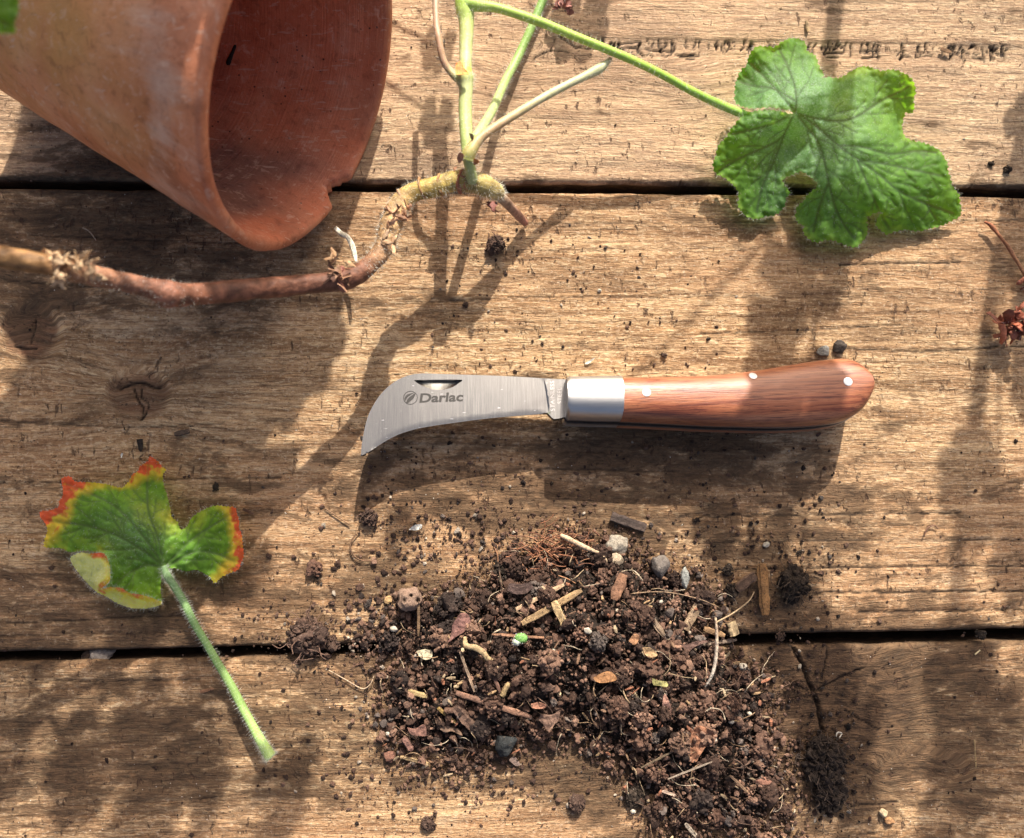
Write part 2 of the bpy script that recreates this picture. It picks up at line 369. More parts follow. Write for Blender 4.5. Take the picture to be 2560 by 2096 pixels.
def hair_mat():
    t = NT('fine_white_hair'); t.set(Base_Color=(.82, .84, .76, 1), Roughness=.5)
    tr = t.n('ShaderNodeBsdfTranslucent'); tr.inputs[0].default_value = (.9, .9, .8, 1); mx = t.n('ShaderNodeMixShader'); mx.inputs[0].default_value = .5
    t.l(t.b.outputs[0], mx.inputs[1]); t.l(tr.outputs[0], mx.inputs[2]); t.l(mx.outputs[0], t.out.inputs[0]); return t.m
M = dict(wood=wood_material(), pot=terracotta(),
    blade=steel('brushed_blade_steel', (.29, .283, .268), .22, (2200, 90, 90), amt=.000012),
    bolster=steel('brushed_aluminium', (.60, .585, .56), .46, (60, 1800, 1500), 1.0, .00003),
    liner=steel('dark_liner_steel', (.36, .34, .33), .34), pin=steel('bright_pin', (.85, .85, .84), .5, metal=.6),
    etch=simple('etched_grey', (.04, .036, .033), .6, .2, 500, .00002, .3, False), rose=rosewood(),
    leaf=leaf_mat('fresh_geranium_leaf', 'fresh'), turn=leaf_mat('turning_geranium_leaf', 'turning'), under=leaf_mat('leaf_underside', 'underside'),
    stem=stem_mat(), hair=hair_mat(),
    bark=simple('woody_stem_bark', None, .6, .75, 380, .0007, .4),
    soil=simple('crumbly_compost', None, .88, .55, 900, .0006, .25, specks=(2100, .66, (.42, .36, .30))),
    soil2=simple('black_compost', None, .9, .5, 1100, .0008, .2, specks=(2300, .67, (.30, .25, .20))),
    chip=simple('splintered_wood', None, .75, .6, 800, .0006, .25, specks=(1300, .60, (.05, .032, .024))),
    stone=simple('rough_stone', None, .8, .6, 900, .0008, .25, specks=(1200, .63, (.10, .075, .055))),
    dirt=simple('dark_dirt', (.05, .033, .022), .95, .5, 300, .001, .1, False),
    timber=simple('shaded_timber', (.24, .15, .085), .85, .5, 220, .0004, .2, False))
# ------------------------------------------------------------------ ground and bench
g = MB(); r_ = 30.0
g.add([(-r_, -r_, -.75), (r_, -r_, -.75), (r_, r_, -.75), (-r_, r_, -.75)], [(0, 1, 2), (0, 2, 3)]).build('ground', simple('earth_floor', (.16, .12, .085), .9, .4, 12, .01, .1, False))
tag(bpy.data.objects['ground'], kind='structure')
bench = empty('bench', (0, 0, -.024), kind='structure')
def box(mb, x0, x1, y0, y1, z0, z1, c=(1, 1, 1)):
    V = [(x, y, z) for z in (z0, z1) for y in (y0, y1) for x in (x0, x1)]
    mb.add(V, tri([(0, 2, 3, 1), (4, 5, 7, 6), (0, 1, 5, 4), (2, 6, 7, 3), (0, 4, 6, 2), (1, 3, 7, 5)]), c)
for x in (-.42, -.117, .30):
    b = MB(); box(b, x - .022, x + .022, -.42, .44, -.075, -.0245); b.build('batten', M['timber'], bench, smooth=False)
for x, y in ((-.43, -.38), (.40, -.38), (-.43, .40), (.40, .40)):
    b = MB(); box(b, x - .03, x + .03, y - .03, y + .03, -.75, -.0755); b.build('leg', M['timber'], bench, smooth=False)
b = MB(); box(b, -.5, .5, -.42, .44, -.092, -.0765); b.build('shelf_board', M['dirt'], bench, smooth=False)

def lineW(p0, p1, z=0):
    a, b_ = W(*p0, z), W(*p1, z); k = (b_[1] - a[1]) / (b_[0] - a[0]); return lambda x: a[1] + k * (x - a[0])
e1b = lineW((0, 448), (2560, 469)); e2t = lineW((0, 470), (2560, 491))
e2b = lineW((0, 1631), (2560, 1572)); e3t = lineW((0, 1656), (2560, 1603))
KN = [  # knots: px, py, rx, ry, grain bulge, darkness
    (2055, 1740, 230, 150, .010, 1.0), (75, 835, 75, 70, .005, .9), (345, 985, 75, 60, .006, .75), (2300, 1935, 120, 60, .004, .2), (1500, 205, 300, 90, .004, .12)]
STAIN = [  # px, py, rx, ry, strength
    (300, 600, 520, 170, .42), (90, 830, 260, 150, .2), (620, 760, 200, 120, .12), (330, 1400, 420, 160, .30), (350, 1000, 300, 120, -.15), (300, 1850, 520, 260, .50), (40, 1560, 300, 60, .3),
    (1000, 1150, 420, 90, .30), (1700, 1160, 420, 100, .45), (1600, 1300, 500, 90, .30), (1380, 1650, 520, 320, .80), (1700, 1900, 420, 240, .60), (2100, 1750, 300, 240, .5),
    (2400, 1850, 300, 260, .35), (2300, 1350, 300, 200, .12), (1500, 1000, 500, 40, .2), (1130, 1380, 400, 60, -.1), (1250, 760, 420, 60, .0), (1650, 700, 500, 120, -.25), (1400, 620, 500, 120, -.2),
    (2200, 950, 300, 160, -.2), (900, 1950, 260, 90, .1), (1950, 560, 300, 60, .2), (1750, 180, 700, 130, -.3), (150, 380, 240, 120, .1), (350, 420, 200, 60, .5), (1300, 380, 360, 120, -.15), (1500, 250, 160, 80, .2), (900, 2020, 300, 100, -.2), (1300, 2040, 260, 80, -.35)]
rr = random.Random(3)
CRK = []   # polylines in px: points, half width px, depth m
CRK += [([(1978, 1610), (1995, 1640), (2010, 1670), (2018, 1695), (2030, 1725), (2045, 1760), (2052, 1800), (2058, 1830)], 4.6, .0022),
        ([(2045, 1726), (2080, 1708), (2120, 1688), (2160, 1672)], 2.5, .0009), ([(2070, 1610), (2068, 1640), (2062, 1670), (2056, 1700)], 2, .0008),
        ([(2020, 1728), (1990, 1712), (1960, 1700), (1920, 1665)], 1.8, .0006), ([(2110, 1775), (2150, 1800), (2200, 1826)], 2, .0007), ([(1975, 1690), (1930, 1680)], 2, .0005),
        ([(2130, 2015), (2190, 2010), (2260, 2003)], 2, .0007), ([(88, 800), (84, 830), (76, 855)], 2.5, .0008), ([(35, 866), (60, 873), (90, 872)], 2.5, .0008),
        ([(300, 975), (325, 962), (350, 958), (375, 965), (400, 972)], 2.6, .0009), ([(335, 975), (345, 1000), (355, 1020), (358, 1040), (350, 1050)], 2.4, .0009), ([(355, 975), (352, 995), (372, 1010), (365, 1035)], 2.0, .0007),
        ([(0, 588), (200, 592), (420, 604), (700, 612)], 1.6, .0004), ([(0, 700), (150, 712), (420, 730)], 1.6, .0004), ([(1270, 745), (1600, 742), (1900, 741)], 1.4, .0003), ([(800, 775), (1250, 745)], 1.2, .0003),
        ([(2100, 662), (2350, 657), (2400, 657)], 2.0, .0006), ([(2100, 870), (2300, 880), (2560, 866)], 1.8, .0005), ([(1750, 835), (2020, 825), (2250, 812)], 1.6, .0004), ([(0, 1052), (300, 1070), (560, 1060)], 1.4, .0003),
        ([(1700, 1292), (2050, 1287), (2400, 1282)], 2.0, .0005), ([(1760, 1358), (2100, 1352), (2560, 1350)], 1.6, .0004), ([(1800, 1425), (2200, 1418), (2560, 1415)], 2.0, .0005), ([(2030, 1482), (2560, 1478)], 2.0, .0006), ([(2150, 1530), (2400, 1527), (2560, 1524)], 2.2, .0006),
        ([(0, 1210), (400, 1200), (700, 1195)], 1.5, .0004), ([(0, 1560), (300, 1545), (700, 1530)], 1.6, .0004), ([(0, 1590), (420, 1580)], 1.4, .0003), ([(0, 1705), (500, 1700)], 1.5, .0004),
        ([(0, 1880), (110, 1878), (140, 1885)], 1.6, .0004), ([(500, 2000), (560, 1990), (620, 1985)], 1.6, .0004), ([(1340, 1172), (1700, 1180)], 1.4, .0003), ([(2000, 262), (2560, 262)], 1.2, .0003), ([(1260, 560), (1800, 557), (2560, 552)], 1.4, .0003)]
for k in range(95):     # ragged vertical checks along the saw step of the upper plank
    x = rr.uniform(1480, 2560); y = 96 + (x - 1500) * .017 + rr.uniform(0, 12); h = rr.uniform(6, 34)
    CRK.append(([(x, y), (x + rr.uniform(-5, 5), y + h * .5), (x + rr.uniform(-8, 8), y + h)], rr.uniform(1.2, 2.6), rr.uniform(.0005, .0011)))
for k in range(26):
    x = rr.uniform(1540, 2500); y = 128 + (x - 1500) * .014 + rr.uniform(-12, 12); l = rr.uniform(10, 50)
    CRK.append(([(x, y), (x + l / 2, y + rr.uniform(-5, 5)), (x + l, y + rr.uniform(-5, 5))], rr.uniform(1.2, 2.2), .0006))
CRK.append(([(1400, 90), (1440, 118), (1500, 122), (1560, 108), (1600, 104)], 2, .0006)); CRK.append(([(1330, 150), (1370, 128), (1420, 130)], 2, .0005))

def plank(ylo, yhi, fine_lo, fine_hi, seed):
    xs = np.concatenate([np.linspace(-.47, -.20, 30, endpoint=False), np.arange(-.20, .20, .0006), np.linspace(.20, .47, 30)])
    mid = .5 * (ylo(0) + yhi(0)); wd = yhi(0) - ylo(0)
    t = []; y = 0.0
    while y < wd:
        t.append(y / wd); ya = ylo(0) + y
        y += .0006 if (fine_lo < ya < fine_hi) else .004
    t.append(1.0); t = np.array(t)
    X, T = np.meshgrid(xs, t)
    rag = lambda x, s: .00030 * fbm(x * 90, s, 0, 3) + .0005 * fbm(x * 12, s + 9, 0, 2)
    lo = ylo(X) + rag(X, seed); hi = yhi(X) + rag(X, seed + 31)
    Y = lo + (hi - lo) * T
    d = np.minimum(Y - lo, hi - Y) ; r = .0011 + .0009 * (fbm(X * 60, Y * 10, seed, 2) * .5 + .5)
    q = np.clip(1 - d / r, 0, 1); Z = -r * (1 - np.sqrt(np.clip(1 - q * q, 0, 1)))
    P = PX(np.stack([X.ravel(), Y.ravel(), np.zeros(X.size)], 1)); px = P[:, 0].reshape(X.shape); py = P[:, 1].reshape(X.shape)
    gx = X + seed * 3.7; gy = Y + .0016 * fbm(X * 7, Y * 9, seed, 2)
    knot = np.zeros_like(X); stain = np.zeros_like(X); crack = np.zeros_like(X)
    for (kx, ky, rx, ry, bul, dk) in KN:
        u = (px - kx) / rx; v = (py - ky) / ry; rad = np.sqrt(u * u + v * v); inf = np.exp(-.5 * (rad / 1.5)**2)
        gy = gy + bul * np.sign(v) * (1 - np.exp(-np.abs(v) * 1.2)) * inf * -1.0
        knot = np.maximum(knot, dk * sstep(1.15, .75, rad + .25 * fbm(px / 60, py / 60, seed, 3)))
        m = sstep(1.2, .7, rad); gx = gx * (1 - m) + m * (gx + .004 * rad); gy = gy + m * .004 * rad
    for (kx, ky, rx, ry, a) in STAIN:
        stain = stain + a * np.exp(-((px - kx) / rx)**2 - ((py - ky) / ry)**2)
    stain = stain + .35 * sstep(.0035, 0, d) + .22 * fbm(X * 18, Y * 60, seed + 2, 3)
    Z = Z + .00032 * fbm(gx * 12, gy * 330, seed, 4) + .0003 * fbm(X * 25, Y * 60, seed + 4, 3) + .00008 * fbm(gx * 160, gy * 900, seed, 2)
    Z = Z + .00012 * np.clip(stain, 0, 1) * fbm(X * 380, Y * 420, seed + 1, 3)
    if seed == 1:      # sawn step across the upper plank
        Z = Z - .0005 * sstep(92, 97, py - (px - 1500) * .017) * sstep(1350, 1500, px) * sstep(190, 130, py)
    Z = Z - .0006 * sstep(0, 1, knot) * .3
    for (L, hw, dep) in CRK:
        L = np.array(L, float); bx0, by0 = L.min(0) - 25; bx1, by1 = L.max(0) + 25
        k = (px > bx0) & (px < bx1) & (py > by0) & (py < by1)
        if not k.any(): continue
        dd = segdist(px[k] + 3.0 * fbm(px[k] / 22, py[k] / 22, 3, 2), py[k] + 3.0 * fbm(px[k] / 22, py[k] / 22, 8, 2), L)
        hh = hw * (1 + .5 * fbm(px[k] / 15, py[k] / 15, 1, 2)); c = sstep(hh * 1.0 + 1.6, hh * .25, dd)
        crack[k] = np.maximum(crack[k], c * min(1, .35 + dep / .0009)); Z[k] -= dep * c
    n0, n1 = X.shape
    V = np.stack([X, Y, Z], -1)
    def skirt(row, inward):
        out = []
        for zz, yy in ((-.004, .0002), (-.010, .0004), (-.0165, .0001), (-.024, .0)):
            e = V[row].copy(); e[:, 2] = zz; e[:, 1] += inward * (yy + .0005 * fbm(e[:, 0] * 80, zz * 300, seed, 3)); out.append(e)
        return out
    lowr = skirt(0, 1)[::-1]; hir = skirt(-1, -1)
    V = np.vstack([np.stack(lowr), V, np.stack(hir)]); k = len(lowr)
    ext = lambda A, f0=None: np.vstack([np.repeat(A[:1], k, 0), A, np.repeat(A[-1:], k, 0)])
    gy2 = ext(gy); gy2[:k] = gy2[:k] - (np.array([.024, .0165, .01, .004])[:, None]); gy2[-k:] = gy2[-k:] + (np.array([.004, .01, .0165, .024])[:, None])
    n0 += 2 * k
    i = np.arange(n0 - 1)[:, None] * n1; j = np.arange(n1 - 1)[None]; a = (i + j).ravel()
    F = np.vstack([np.stack([a, a + 1, a + n1 + 1], 1), np.stack([a, a + n1 + 1, a + n1], 1)])
    # underside and ends
    Vf = V.reshape(-1, 3); m = MB(); m.add(Vf, F)
    bot = [0, n1 - 1, (n0 - 1) * n1 + n1 - 1, (n0 - 1) * n1]
    m.F.append(np.array([(bot[0], bot[2], bot[1]), (bot[0], bot[3], bot[2])])); m.C.append(np.zeros((0, 3)))
    gcv = np.stack([ext(gx), gy2, np.full(gy2.shape, seed * 1.3)], -1).reshape(-1, 3)
    st2 = ext(stain).copy(); st2[:k] += .35; st2[-k:] += .35
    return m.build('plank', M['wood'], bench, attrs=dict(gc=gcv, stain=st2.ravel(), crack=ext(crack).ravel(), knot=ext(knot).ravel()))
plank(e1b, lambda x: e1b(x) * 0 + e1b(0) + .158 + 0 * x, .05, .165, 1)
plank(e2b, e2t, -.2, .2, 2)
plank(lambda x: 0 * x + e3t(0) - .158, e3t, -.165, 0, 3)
def plain_plank(y0, y1, seed):
    xs = np.linspace(-.47, .47, 180); prof = [(y0, -.024), (y0, -.002), (y0 + .002, 0)] + [(y, 0) for y in np.linspace(y0 + .01, y1 - .01, 24)] + [(y1 - .002, 0), (y1, -.002), (y1, -.024)]
    Y = np.array([p[0] for p in prof])[:, None] + 0 * xs; Z = np.array([p[1] for p in prof])[:, None] + .0003 * fbm(xs * 20, Y * 200, seed, 3)
    V = np.stack([np.broadcast_to(xs, Y.shape), Y, Z], -1); n0, n1 = Y.shape
    i = np.arange(n0 - 1)[:, None] * n1; j = np.arange(n1 - 1)[None]; a = (i + j).ravel()
    F = np.vstack([np.stack([a, a + 1, a + n1 + 1], 1), np.stack([a, a + n1 + 1, a + n1], 1)]); V = V.reshape(-1, 3)
    z = np.zeros(len(V)); MB().add(V, F).build('plank', M['wood'], bench, attrs=dict(gc=V + [seed * 3.1, 0, seed], stain=z + .1, crack=z, knot=z))
plain_plank(e1b(0) + .162, e1b(0) + .345, 5); plain_plank(e3t(0) - .34, e3t(0) - .162, 6)

# ------------------------------------------------------------------ terracotta pot lying on its side
PC = dict(X=-.0622, Y=.0956, R=.0519, phi=-.398, a=.1831, L=.112)
def build_pot(name, cen, ax, h, v, R, L, k, th, chip, parent, mat, extra):
    """cen rim centre, ax axis towards the mouth"""
    n = 280; A = np.linspace(0, 2 * np.pi, n, endpoint=False)
    prof = []      # (t back from the rim, radius, inside)
    for s_ in np.linspace(1, 0, 40): prof.append((L * s_, R - k * L * s_, 0))
    prof = prof[:-1] + [(.0022, R - .0004, 0), (.0008, R - .0001, 0), (.0001, R - .0010, 0), (-.0003, R - .0022, 0), (.0, R - .0034, .5), (.0012, R - th - .0002, 1)]
    for s_ in np.linspace(.02, 1, 40): prof.append((.0025 + (L - .009) * s_, R - th - k * L * s_ - .0008 * math.sin(s_ * 3), 1))
    rb = prof[-1][1]; t_ = prof[-1][0]
    prof += [(t_ + .002, rb * .93, 1), (t_ + .0028, rb * .7, 1), (t_ + .003, .006, 1)]
    base = [(L, .006, 0), (L, (R - k * L) * .6, 0), (L, (R - k * L) * .97, 0)]
    prof = base + prof
    T = np.array([p[0] for p in prof])[:, None]; Rr = np.array([p[1] for p in prof])[:, None]; I = np.array([p[2] for p in prof])[:, None] + 0 * A
    wob = .0004 * fbm(np.cos(A) * 1.6, np.sin(A) * 1.6, T * 18, 3) + .00018 * fbm(np.cos(A) * 3, np.sin(A) * 3, T * 160, 2)
    Rr = Rr + wob; TT = T + 0 * A
    if chip:
        for (ca, cw, cdp) in chip:
            da = (A - ca + np.pi) % (2 * np.pi) - np.pi
            dep = cdp * np.clip(1.25 - 1.25 * (np.abs(da + .03) / cw)**1.1, 0, 1) * (1 + .35 * fbm(A * 30, 0, 0, 3))
            TT = np.where(TT < dep, dep + (TT) * .15, TT); Rr = np.where((T < dep) & (I > .4), Rr + .0006, Rr)
    P = cen - ax * TT[..., None] + Rr[..., None] * (np.cos(A)[None, :, None] * h + np.sin(A)[None, :, None] * v)
    m, n_ = TT.shape
    i = np.arange(m - 1)[:, None] * n_; j = np.arange(n_)[None]; kk = (j + 1) % n_
    a, b_, c, d = (i + j).ravel(), (i + kk).ravel(), (i + n_ + kk).ravel(), (i + n_ + j).ravel()
    F = np.vstack([np.stack([a, c, b_], 1), np.stack([a, d, c], 1)]); V = P.reshape(-1, 3)
    pc = np.stack([(A * R + 0 * TT), TT, I], -1).reshape(-1, 3); q = PX(V)
    at = dict(pc=pc, inside=np.clip(I, 0, 1).ravel()); at.update(extra(V, q, I.ravel(), np.tile(A, m)))
    mb = MB(); mb.add(V, F); return mb.build(name, mat, parent, attrs=at)
ax = np.array([math.cos(PC['a']) * math.cos(PC['phi']), math.cos(PC['a']) * math.sin(PC['phi']), math.sin(PC['a'])])
hh = np.array([-math.sin(PC['phi']), math.cos(PC['phi']), 0]); vv = np.cross(hh, ax); vv *= np.sign(vv[2])
cen = np.array([PC['X'], PC['Y'], PC['R'] * math.cos(PC['a'])])
# angle of the chip: rim point nearest photo pixel (862, 480)
An = np.linspace(0, 2 * np.pi, 720); rim = PX(cen + (PC['R'] - .002) * (np.cos(An)[:, None] * hh + np.sin(An)[:, None] * vv))
chipA = An[np.hypot(rim[:, 0] - 868, rim[:, 1] - 478).argmin()]
g1 = lambda q, x, y, rx, ry: np.exp(-((q[:, 0] - x) / rx)**2 - ((q[:, 1] - y) / ry)**2)
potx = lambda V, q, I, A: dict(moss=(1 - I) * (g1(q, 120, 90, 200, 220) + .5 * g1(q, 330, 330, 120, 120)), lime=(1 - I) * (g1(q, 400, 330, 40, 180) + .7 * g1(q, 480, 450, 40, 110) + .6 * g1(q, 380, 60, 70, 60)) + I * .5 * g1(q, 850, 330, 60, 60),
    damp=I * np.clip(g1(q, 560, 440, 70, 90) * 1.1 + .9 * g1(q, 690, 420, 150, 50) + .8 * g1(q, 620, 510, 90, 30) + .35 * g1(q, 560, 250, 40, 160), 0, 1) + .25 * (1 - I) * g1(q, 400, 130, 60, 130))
pot = build_pot('clay_pot', cen, ax, hh, vv, PC['R'], PC['L'], math.tan(PC['a']), .0042, [(chipA, .14, .0050)], None, M['pot'], potx)
tag(pot, 'weathered terracotta flowerpot lying on its side with a chipped rim', 'flowerpot')

# ------------------------------------------------------------------ clods, crumbs
def ico(sub):
    t = (1 + 5**.5) / 2
    V = [(-1, t, 0), (1, t, 0), (-1, -t, 0), (1, -t, 0), (0, -1, t), (0, 1, t), (0, -1, -t), (0, 1, -t), (t, 0, -1), (t, 0, 1), (-t, 0, -1), (-t, 0, 1)]
    F = [(0, 11, 5), (0, 5, 1), (0, 1, 7), (0, 7, 10), (0, 10, 11), (1, 5, 9), (5, 11, 4), (11, 10, 2), (10, 7, 6), (7, 1, 8), (3, 9, 4), (3, 4, 2), (3, 2, 6), (3, 6, 8), (3, 8, 9), (4, 9, 5), (2, 4, 11), (6, 2, 10), (8, 6, 7), (9, 8, 1)]
    V = [np.array(v) / np.linalg.norm(v) for v in V]
    for _ in range(sub):
        c = {}; G = []
        def m(a, b):
            k = (min(a, b), max(a, b))
            if k not in c: p = V[a] + V[b]; V.append(p / np.linalg.norm(p)); c[k] = len(V) - 1
            return c[k]
        for a, b, d in F: x, y, z = m(a, b), m(b, d), m(d, a); G += [(a, x, z), (b, y, x), (d, z, y), (x, y, z)]
        F = G
    return np.array(V), np.array(F)
ICO = [ico(k) for k in range(4)]
TPL = {}
for lod, amp in ((0, .0), (1, .35), (2, .5), (3, .6)):
    TPL[lod] = []
    for k in range(14):
        V, F = ICO[lod]; f = 1.1 + .2 * (k % 3)
        nz = fbm(V[:, 0] * f + k * 7.3, V[:, 1] * f, V[:, 2] * f, 4 if lod > 1 else 2)
        if lod == 0: U = V * (1 + RNG.uniform(-.35, .25, (len(V), 1)))
        else:
            U = V * (1 + amp * nz + .35 * amp * np.abs(perlin(V[:, 0] * 4 + k, V[:, 1] * 4, V[:, 2] * 4)))[:, None]
            for q_ in range(6): d = RNG.normal(size=3); d /= np.linalg.norm(d); e = U @ d; U = U - np.clip(e - .62, 0, None)[:, None] * d * .8
        TPL[lod].append((U * RNG.uniform(.55, 1.2, 3), F))
def rotm(r):
    q = r.normal(size=4); q /= np.linalg.norm(q); a, b, c, d = q
    return np.array([[a*a+b*b-c*c-d*d, 2*(b*c-a*d), 2*(b*d+a*c)], [2*(b*c+a*d), a*a-b*b+c*c-d*d, 2*(c*d-a*b)], [2*(b*d-a*c), 2*(c*d+a*b), a*a-b*b-c*c+d*d]])
def clod(mb, p, r, lod, c, rng=RNG, flat=1.0, jag=0):
    V, F = TPL[lod][rng.integers(14)]; V = (V @ rotm(rng).T) * r; V[:, 2] *= flat
    mb.add(V + p, F, c)
    for k in range(jag):
        d = rng.normal(size=3); d[2] = abs(d[2]) * .8 - .1; d /= np.linalg.norm(d)
        q = np.array(p) + d * r * rng.uniform(.8, 1.05) * np.array([1, 1, flat]); rr_ = r * rng.uniform(.10, .3)
        V, F = TPL[1 if k % 3 == 0 else 0][rng.integers(14)]; mb.add((V @ rotm(rng).T) * rr_ + q, F, np.asarray(c) * rng.uniform(.6, 1.6))
SOILC = [(.038, .022, .016), (.065, .037, .026), (.115, .066, .046), (.165, .098, .068), (.135, .082, .058), (.09, .072, .062), (.025, .017, .014)]
def soilc(rng, k=1.0):
    k *= 1.12
    return np.array(SOILC[rng.choice(7, p=[.24, .26, .2, .1, .06, .06, .08])]) * rng.uniform(.75, 1.3) * k
dsp = lambda L: [(x * 1.2075, y * 1.2075) for x, y in L]
HEAP = dsp([(745, 1330), (800, 1270), (850, 1235), (900, 1225), (960, 1200), (1005, 1160), (1050, 1130), (1110, 1120), (1200, 1100), (1290, 1120), (1340, 1150), (1420, 1180), (1500, 1205), (1500, 1265), (1450, 1300), (1500, 1330), (1580, 1390), (1625, 1450), (1590, 1500), (1620, 1560), (1650, 1620), (1640, 1700), (1650, 1760),
            (1380, 1760), (1320, 1690), (1300, 1640), (1270, 1590), (1210, 1550), (1130, 1530), (1070, 1560), (980, 1590), (890, 1600), (830, 1570), (785, 1530), (770, 1460), (780, 1400), (840, 1370), (800, 1350)])
hx, hy = np.meshgrid(np.arange(860, 2060, 8.0), np.arange(1290, 2140, 8.0))
sd_ = np.where(inpoly(hx, hy, HEAP), 1, -1) * segdist(hx, hy, HEAP, True)
bumps = .55 * np.exp(-((hx - 1560) / 200)**2 - ((hy - 1500) / 130)**2) + .8 * np.exp(-((hx - 1330) / 330)**2 - ((hy - 1680) / 170)**2) + .5 * np.exp(-((hx - 1700) / 170)**2 - ((hy - 1850) / 200)**2)
Hh = np.clip(sstep(-20, 150, sd_) * (.0015 + .0095 * bumps) * (1 + .8 * fbm(hx / 70, hy / 70, 2, 3)), 0, None)
Hh = np.where(sd_ > -25, Hh, -.002)
def heapz(x, y):
    i = np.clip((np.asarray(y) - 1290) / 8, 0, hx.shape[0] - 1.01); j = np.clip((np.asarray(x) - 860) / 8, 0, hx.shape[1] - 1.01)
    i0 = i.astype(int); j0 = j.astype(int); a = i - i0; b = j - j0
    return (Hh[i0, j0] * (1 - a) * (1 - b) + Hh[i0 + 1, j0] * a * (1 - b) + Hh[i0, j0 + 1] * (1 - a) * b + Hh[i0 + 1, j0 + 1] * a * b)
def heapsd(x, y):
    i = np.clip((np.asarray(y) - 1290) / 8, 0, hx.shape[0] - 1).astype(int); j = np.clip((np.asarray(x) - 860) / 8, 0, hx.shape[1] - 1).astype(int); return sd_[i, j]
hp = MB()
# core sheet of the heap, near-black soil with the shade between crumbs painted in
ex, ey = np.meshgrid(np.arange(870, 2050, 6.0), np.arange(1300, 2135, 6.0)); ez = heapz(ex, ey) - .0010 + .0009 * fbm(ex / 16, ey / 16, 4, 3)
ins_ = (heapsd(ex, ey) > 14)
ez = np.where(ins_, ez, -.0015)
VV = np.array([W(a, b, max(c, 0)) for a, b, c in zip(ex.ravel(), ey.ravel(), ez.ravel())]); VV[:, 2] = ez.ravel()
n0, n1 = ex.shape; i = np.arange(n0 - 1)[:, None] * n1; j = np.arange(n1 - 1)[None]; a = (i + j).ravel()
Fh = np.vstack([np.stack([a, a + n1 + 1, a + 1], 1), np.stack([a, a + n1, a + n1 + 1], 1)])
kf = ins_.ravel(); kk_ = kf[Fh].any(1)
hp.add(VV, Fh[kk_], (.022, .015, .011))
r = np.random.default_rng(21)
def scatter(n, x0, x1, y0, y1, ok):
    out = []
    while len(out) < n:
        x = r.uniform(x0, x1, 4000); y = r.uniform(y0, y1, 4000); k = ok(x, y); out += list(zip(x[k], y[k]))
    return out[:n]
prob = lambda x, y, a: r.random(len(x)) < a
for (x, y) in scatter(165, 900, 1990, 1330, 2110, lambda x, y: heapsd(x, y) > 22):
    rad = (9 + 19 * r.random()**1.4) * S; z = heapz(x, y); clod(hp, W(x, y, z + rad * r.uniform(.3, .7)), rad, 2, soilc(r), r, .85, jag=46)
for (x, y) in scatter(1250, 880, 2020, 1310, 2120, lambda x, y: heapsd(x, y) > -8):
    rad = (5 + 9 * r.random()**1.8) * S; z = heapz(x, y); clod(hp, W(x, y, z + rad * r.uniform(.2, 1.4)), rad, 2, soilc(r, 1.15), r)
for (x, y) in scatter(7500, 860, 2060, 1300, 2130, lambda x, y: (r.random(len(x)) < sstep(-60, 10, heapsd(x, y)))):
    rad = (1.6 + 4.2 * r.random()**2) * S; z = max(heapz(x, y), 0); c = soilc(r, 1.35)
    if r.random() < .02: c = np.array((.36, .29, .22)) * r.uniform(.6, 1.3)
    clod(hp, W(x, y, z + rad * r.uniform(.3, 2.6)), rad, 1 if rad > 3.2 * S else 0, c, r)
for (x, y) in scatter(6500, 880, 2040, 1320, 2130, lambda x, y: heapsd(x, y) > 6):
    rad = r.uniform(.9, 2.4) * S; c = soilc(r, 1.2); clod(hp, W(x, y, heapz(x, y) + r.uniform(0, .0008)), rad, 0, c, r)
heap = hp.build('compost_heap', M['soil'], smooth=False, origin=W(1400, 1650, 0))
tag(heap, 'loose heap of dark crumbly compost spilled across the lower plank gap', 'compost', kind='stuff')
# thin roots and fibres in the heap
fb = MB()
for (x, y) in scatter(210, 900, 2010, 1330, 2110, lambda x, y: heapsd(x, y) > 0):
    L = r.uniform(14, 75) ; an = r.uniform(0, 6.28); z = max(heapz(x, y), 0) + .0022; cv = r.uniform(-.05, .05)
    pts = []; px_, py_ = x, y
    for k in range(7): pts.append((px_, py_, z + .0012 * math.sin(k * .9) + r.uniform(0, .0008), 1)); an += cv * 6 + r.uniform(-.3, .3); px_ += math.cos(an) * L / 6; py_ += math.sin(an) * L / 6
    wd = r.choice([.8, .9, 1.2, 1.9], p=[.35, .3, .22, .13]); P = catmull(pts, 3); Pw = np.array([W(*p[:3]) for p in P])
    c = np.array([(.30, .20, .12), (.42, .31, .19), (.16, .10, .07), (.55, .46, .33)][r.integers(4)])
    V, F = tube(Pw, np.linspace(1, .5, len(Pw)) * wd * S, 5); fb.add(V, F, c)
for (x, y) in scatter(230, 900, 2010, 1330, 2110, lambda x, y: heapsd(x, y) > -6):     # small anonymous slivers
    L = r.uniform(8, 26); an = r.uniform(0, 6.28); z = max(heapz(x, y), 0) + r.uniform(.001, .0032); dx, dy = math.cos(an) * L, math.sin(an) * L
    Pw = np.array([W(x - dx / 2, y - dy / 2, z), W(x, y, z + .0006), W(x + dx / 2, y + dy / 2, z + r.uniform(-.001, .002))])
    c = np.array([(.20, .12, .075), (.36, .24, .13), (.12, .065, .045), (.42, .32, .2), (.30, .13, .075)][r.integers(5)]) * r.uniform(.7, 1.2)
    V, F = tube(Pw, np.array([.5, 1, .6]) * r.uniform(1.6, 4.6) * S, 6, amp=.3, fr=900, flat=r.uniform(.25, .7)); fb.add(V, F, c)
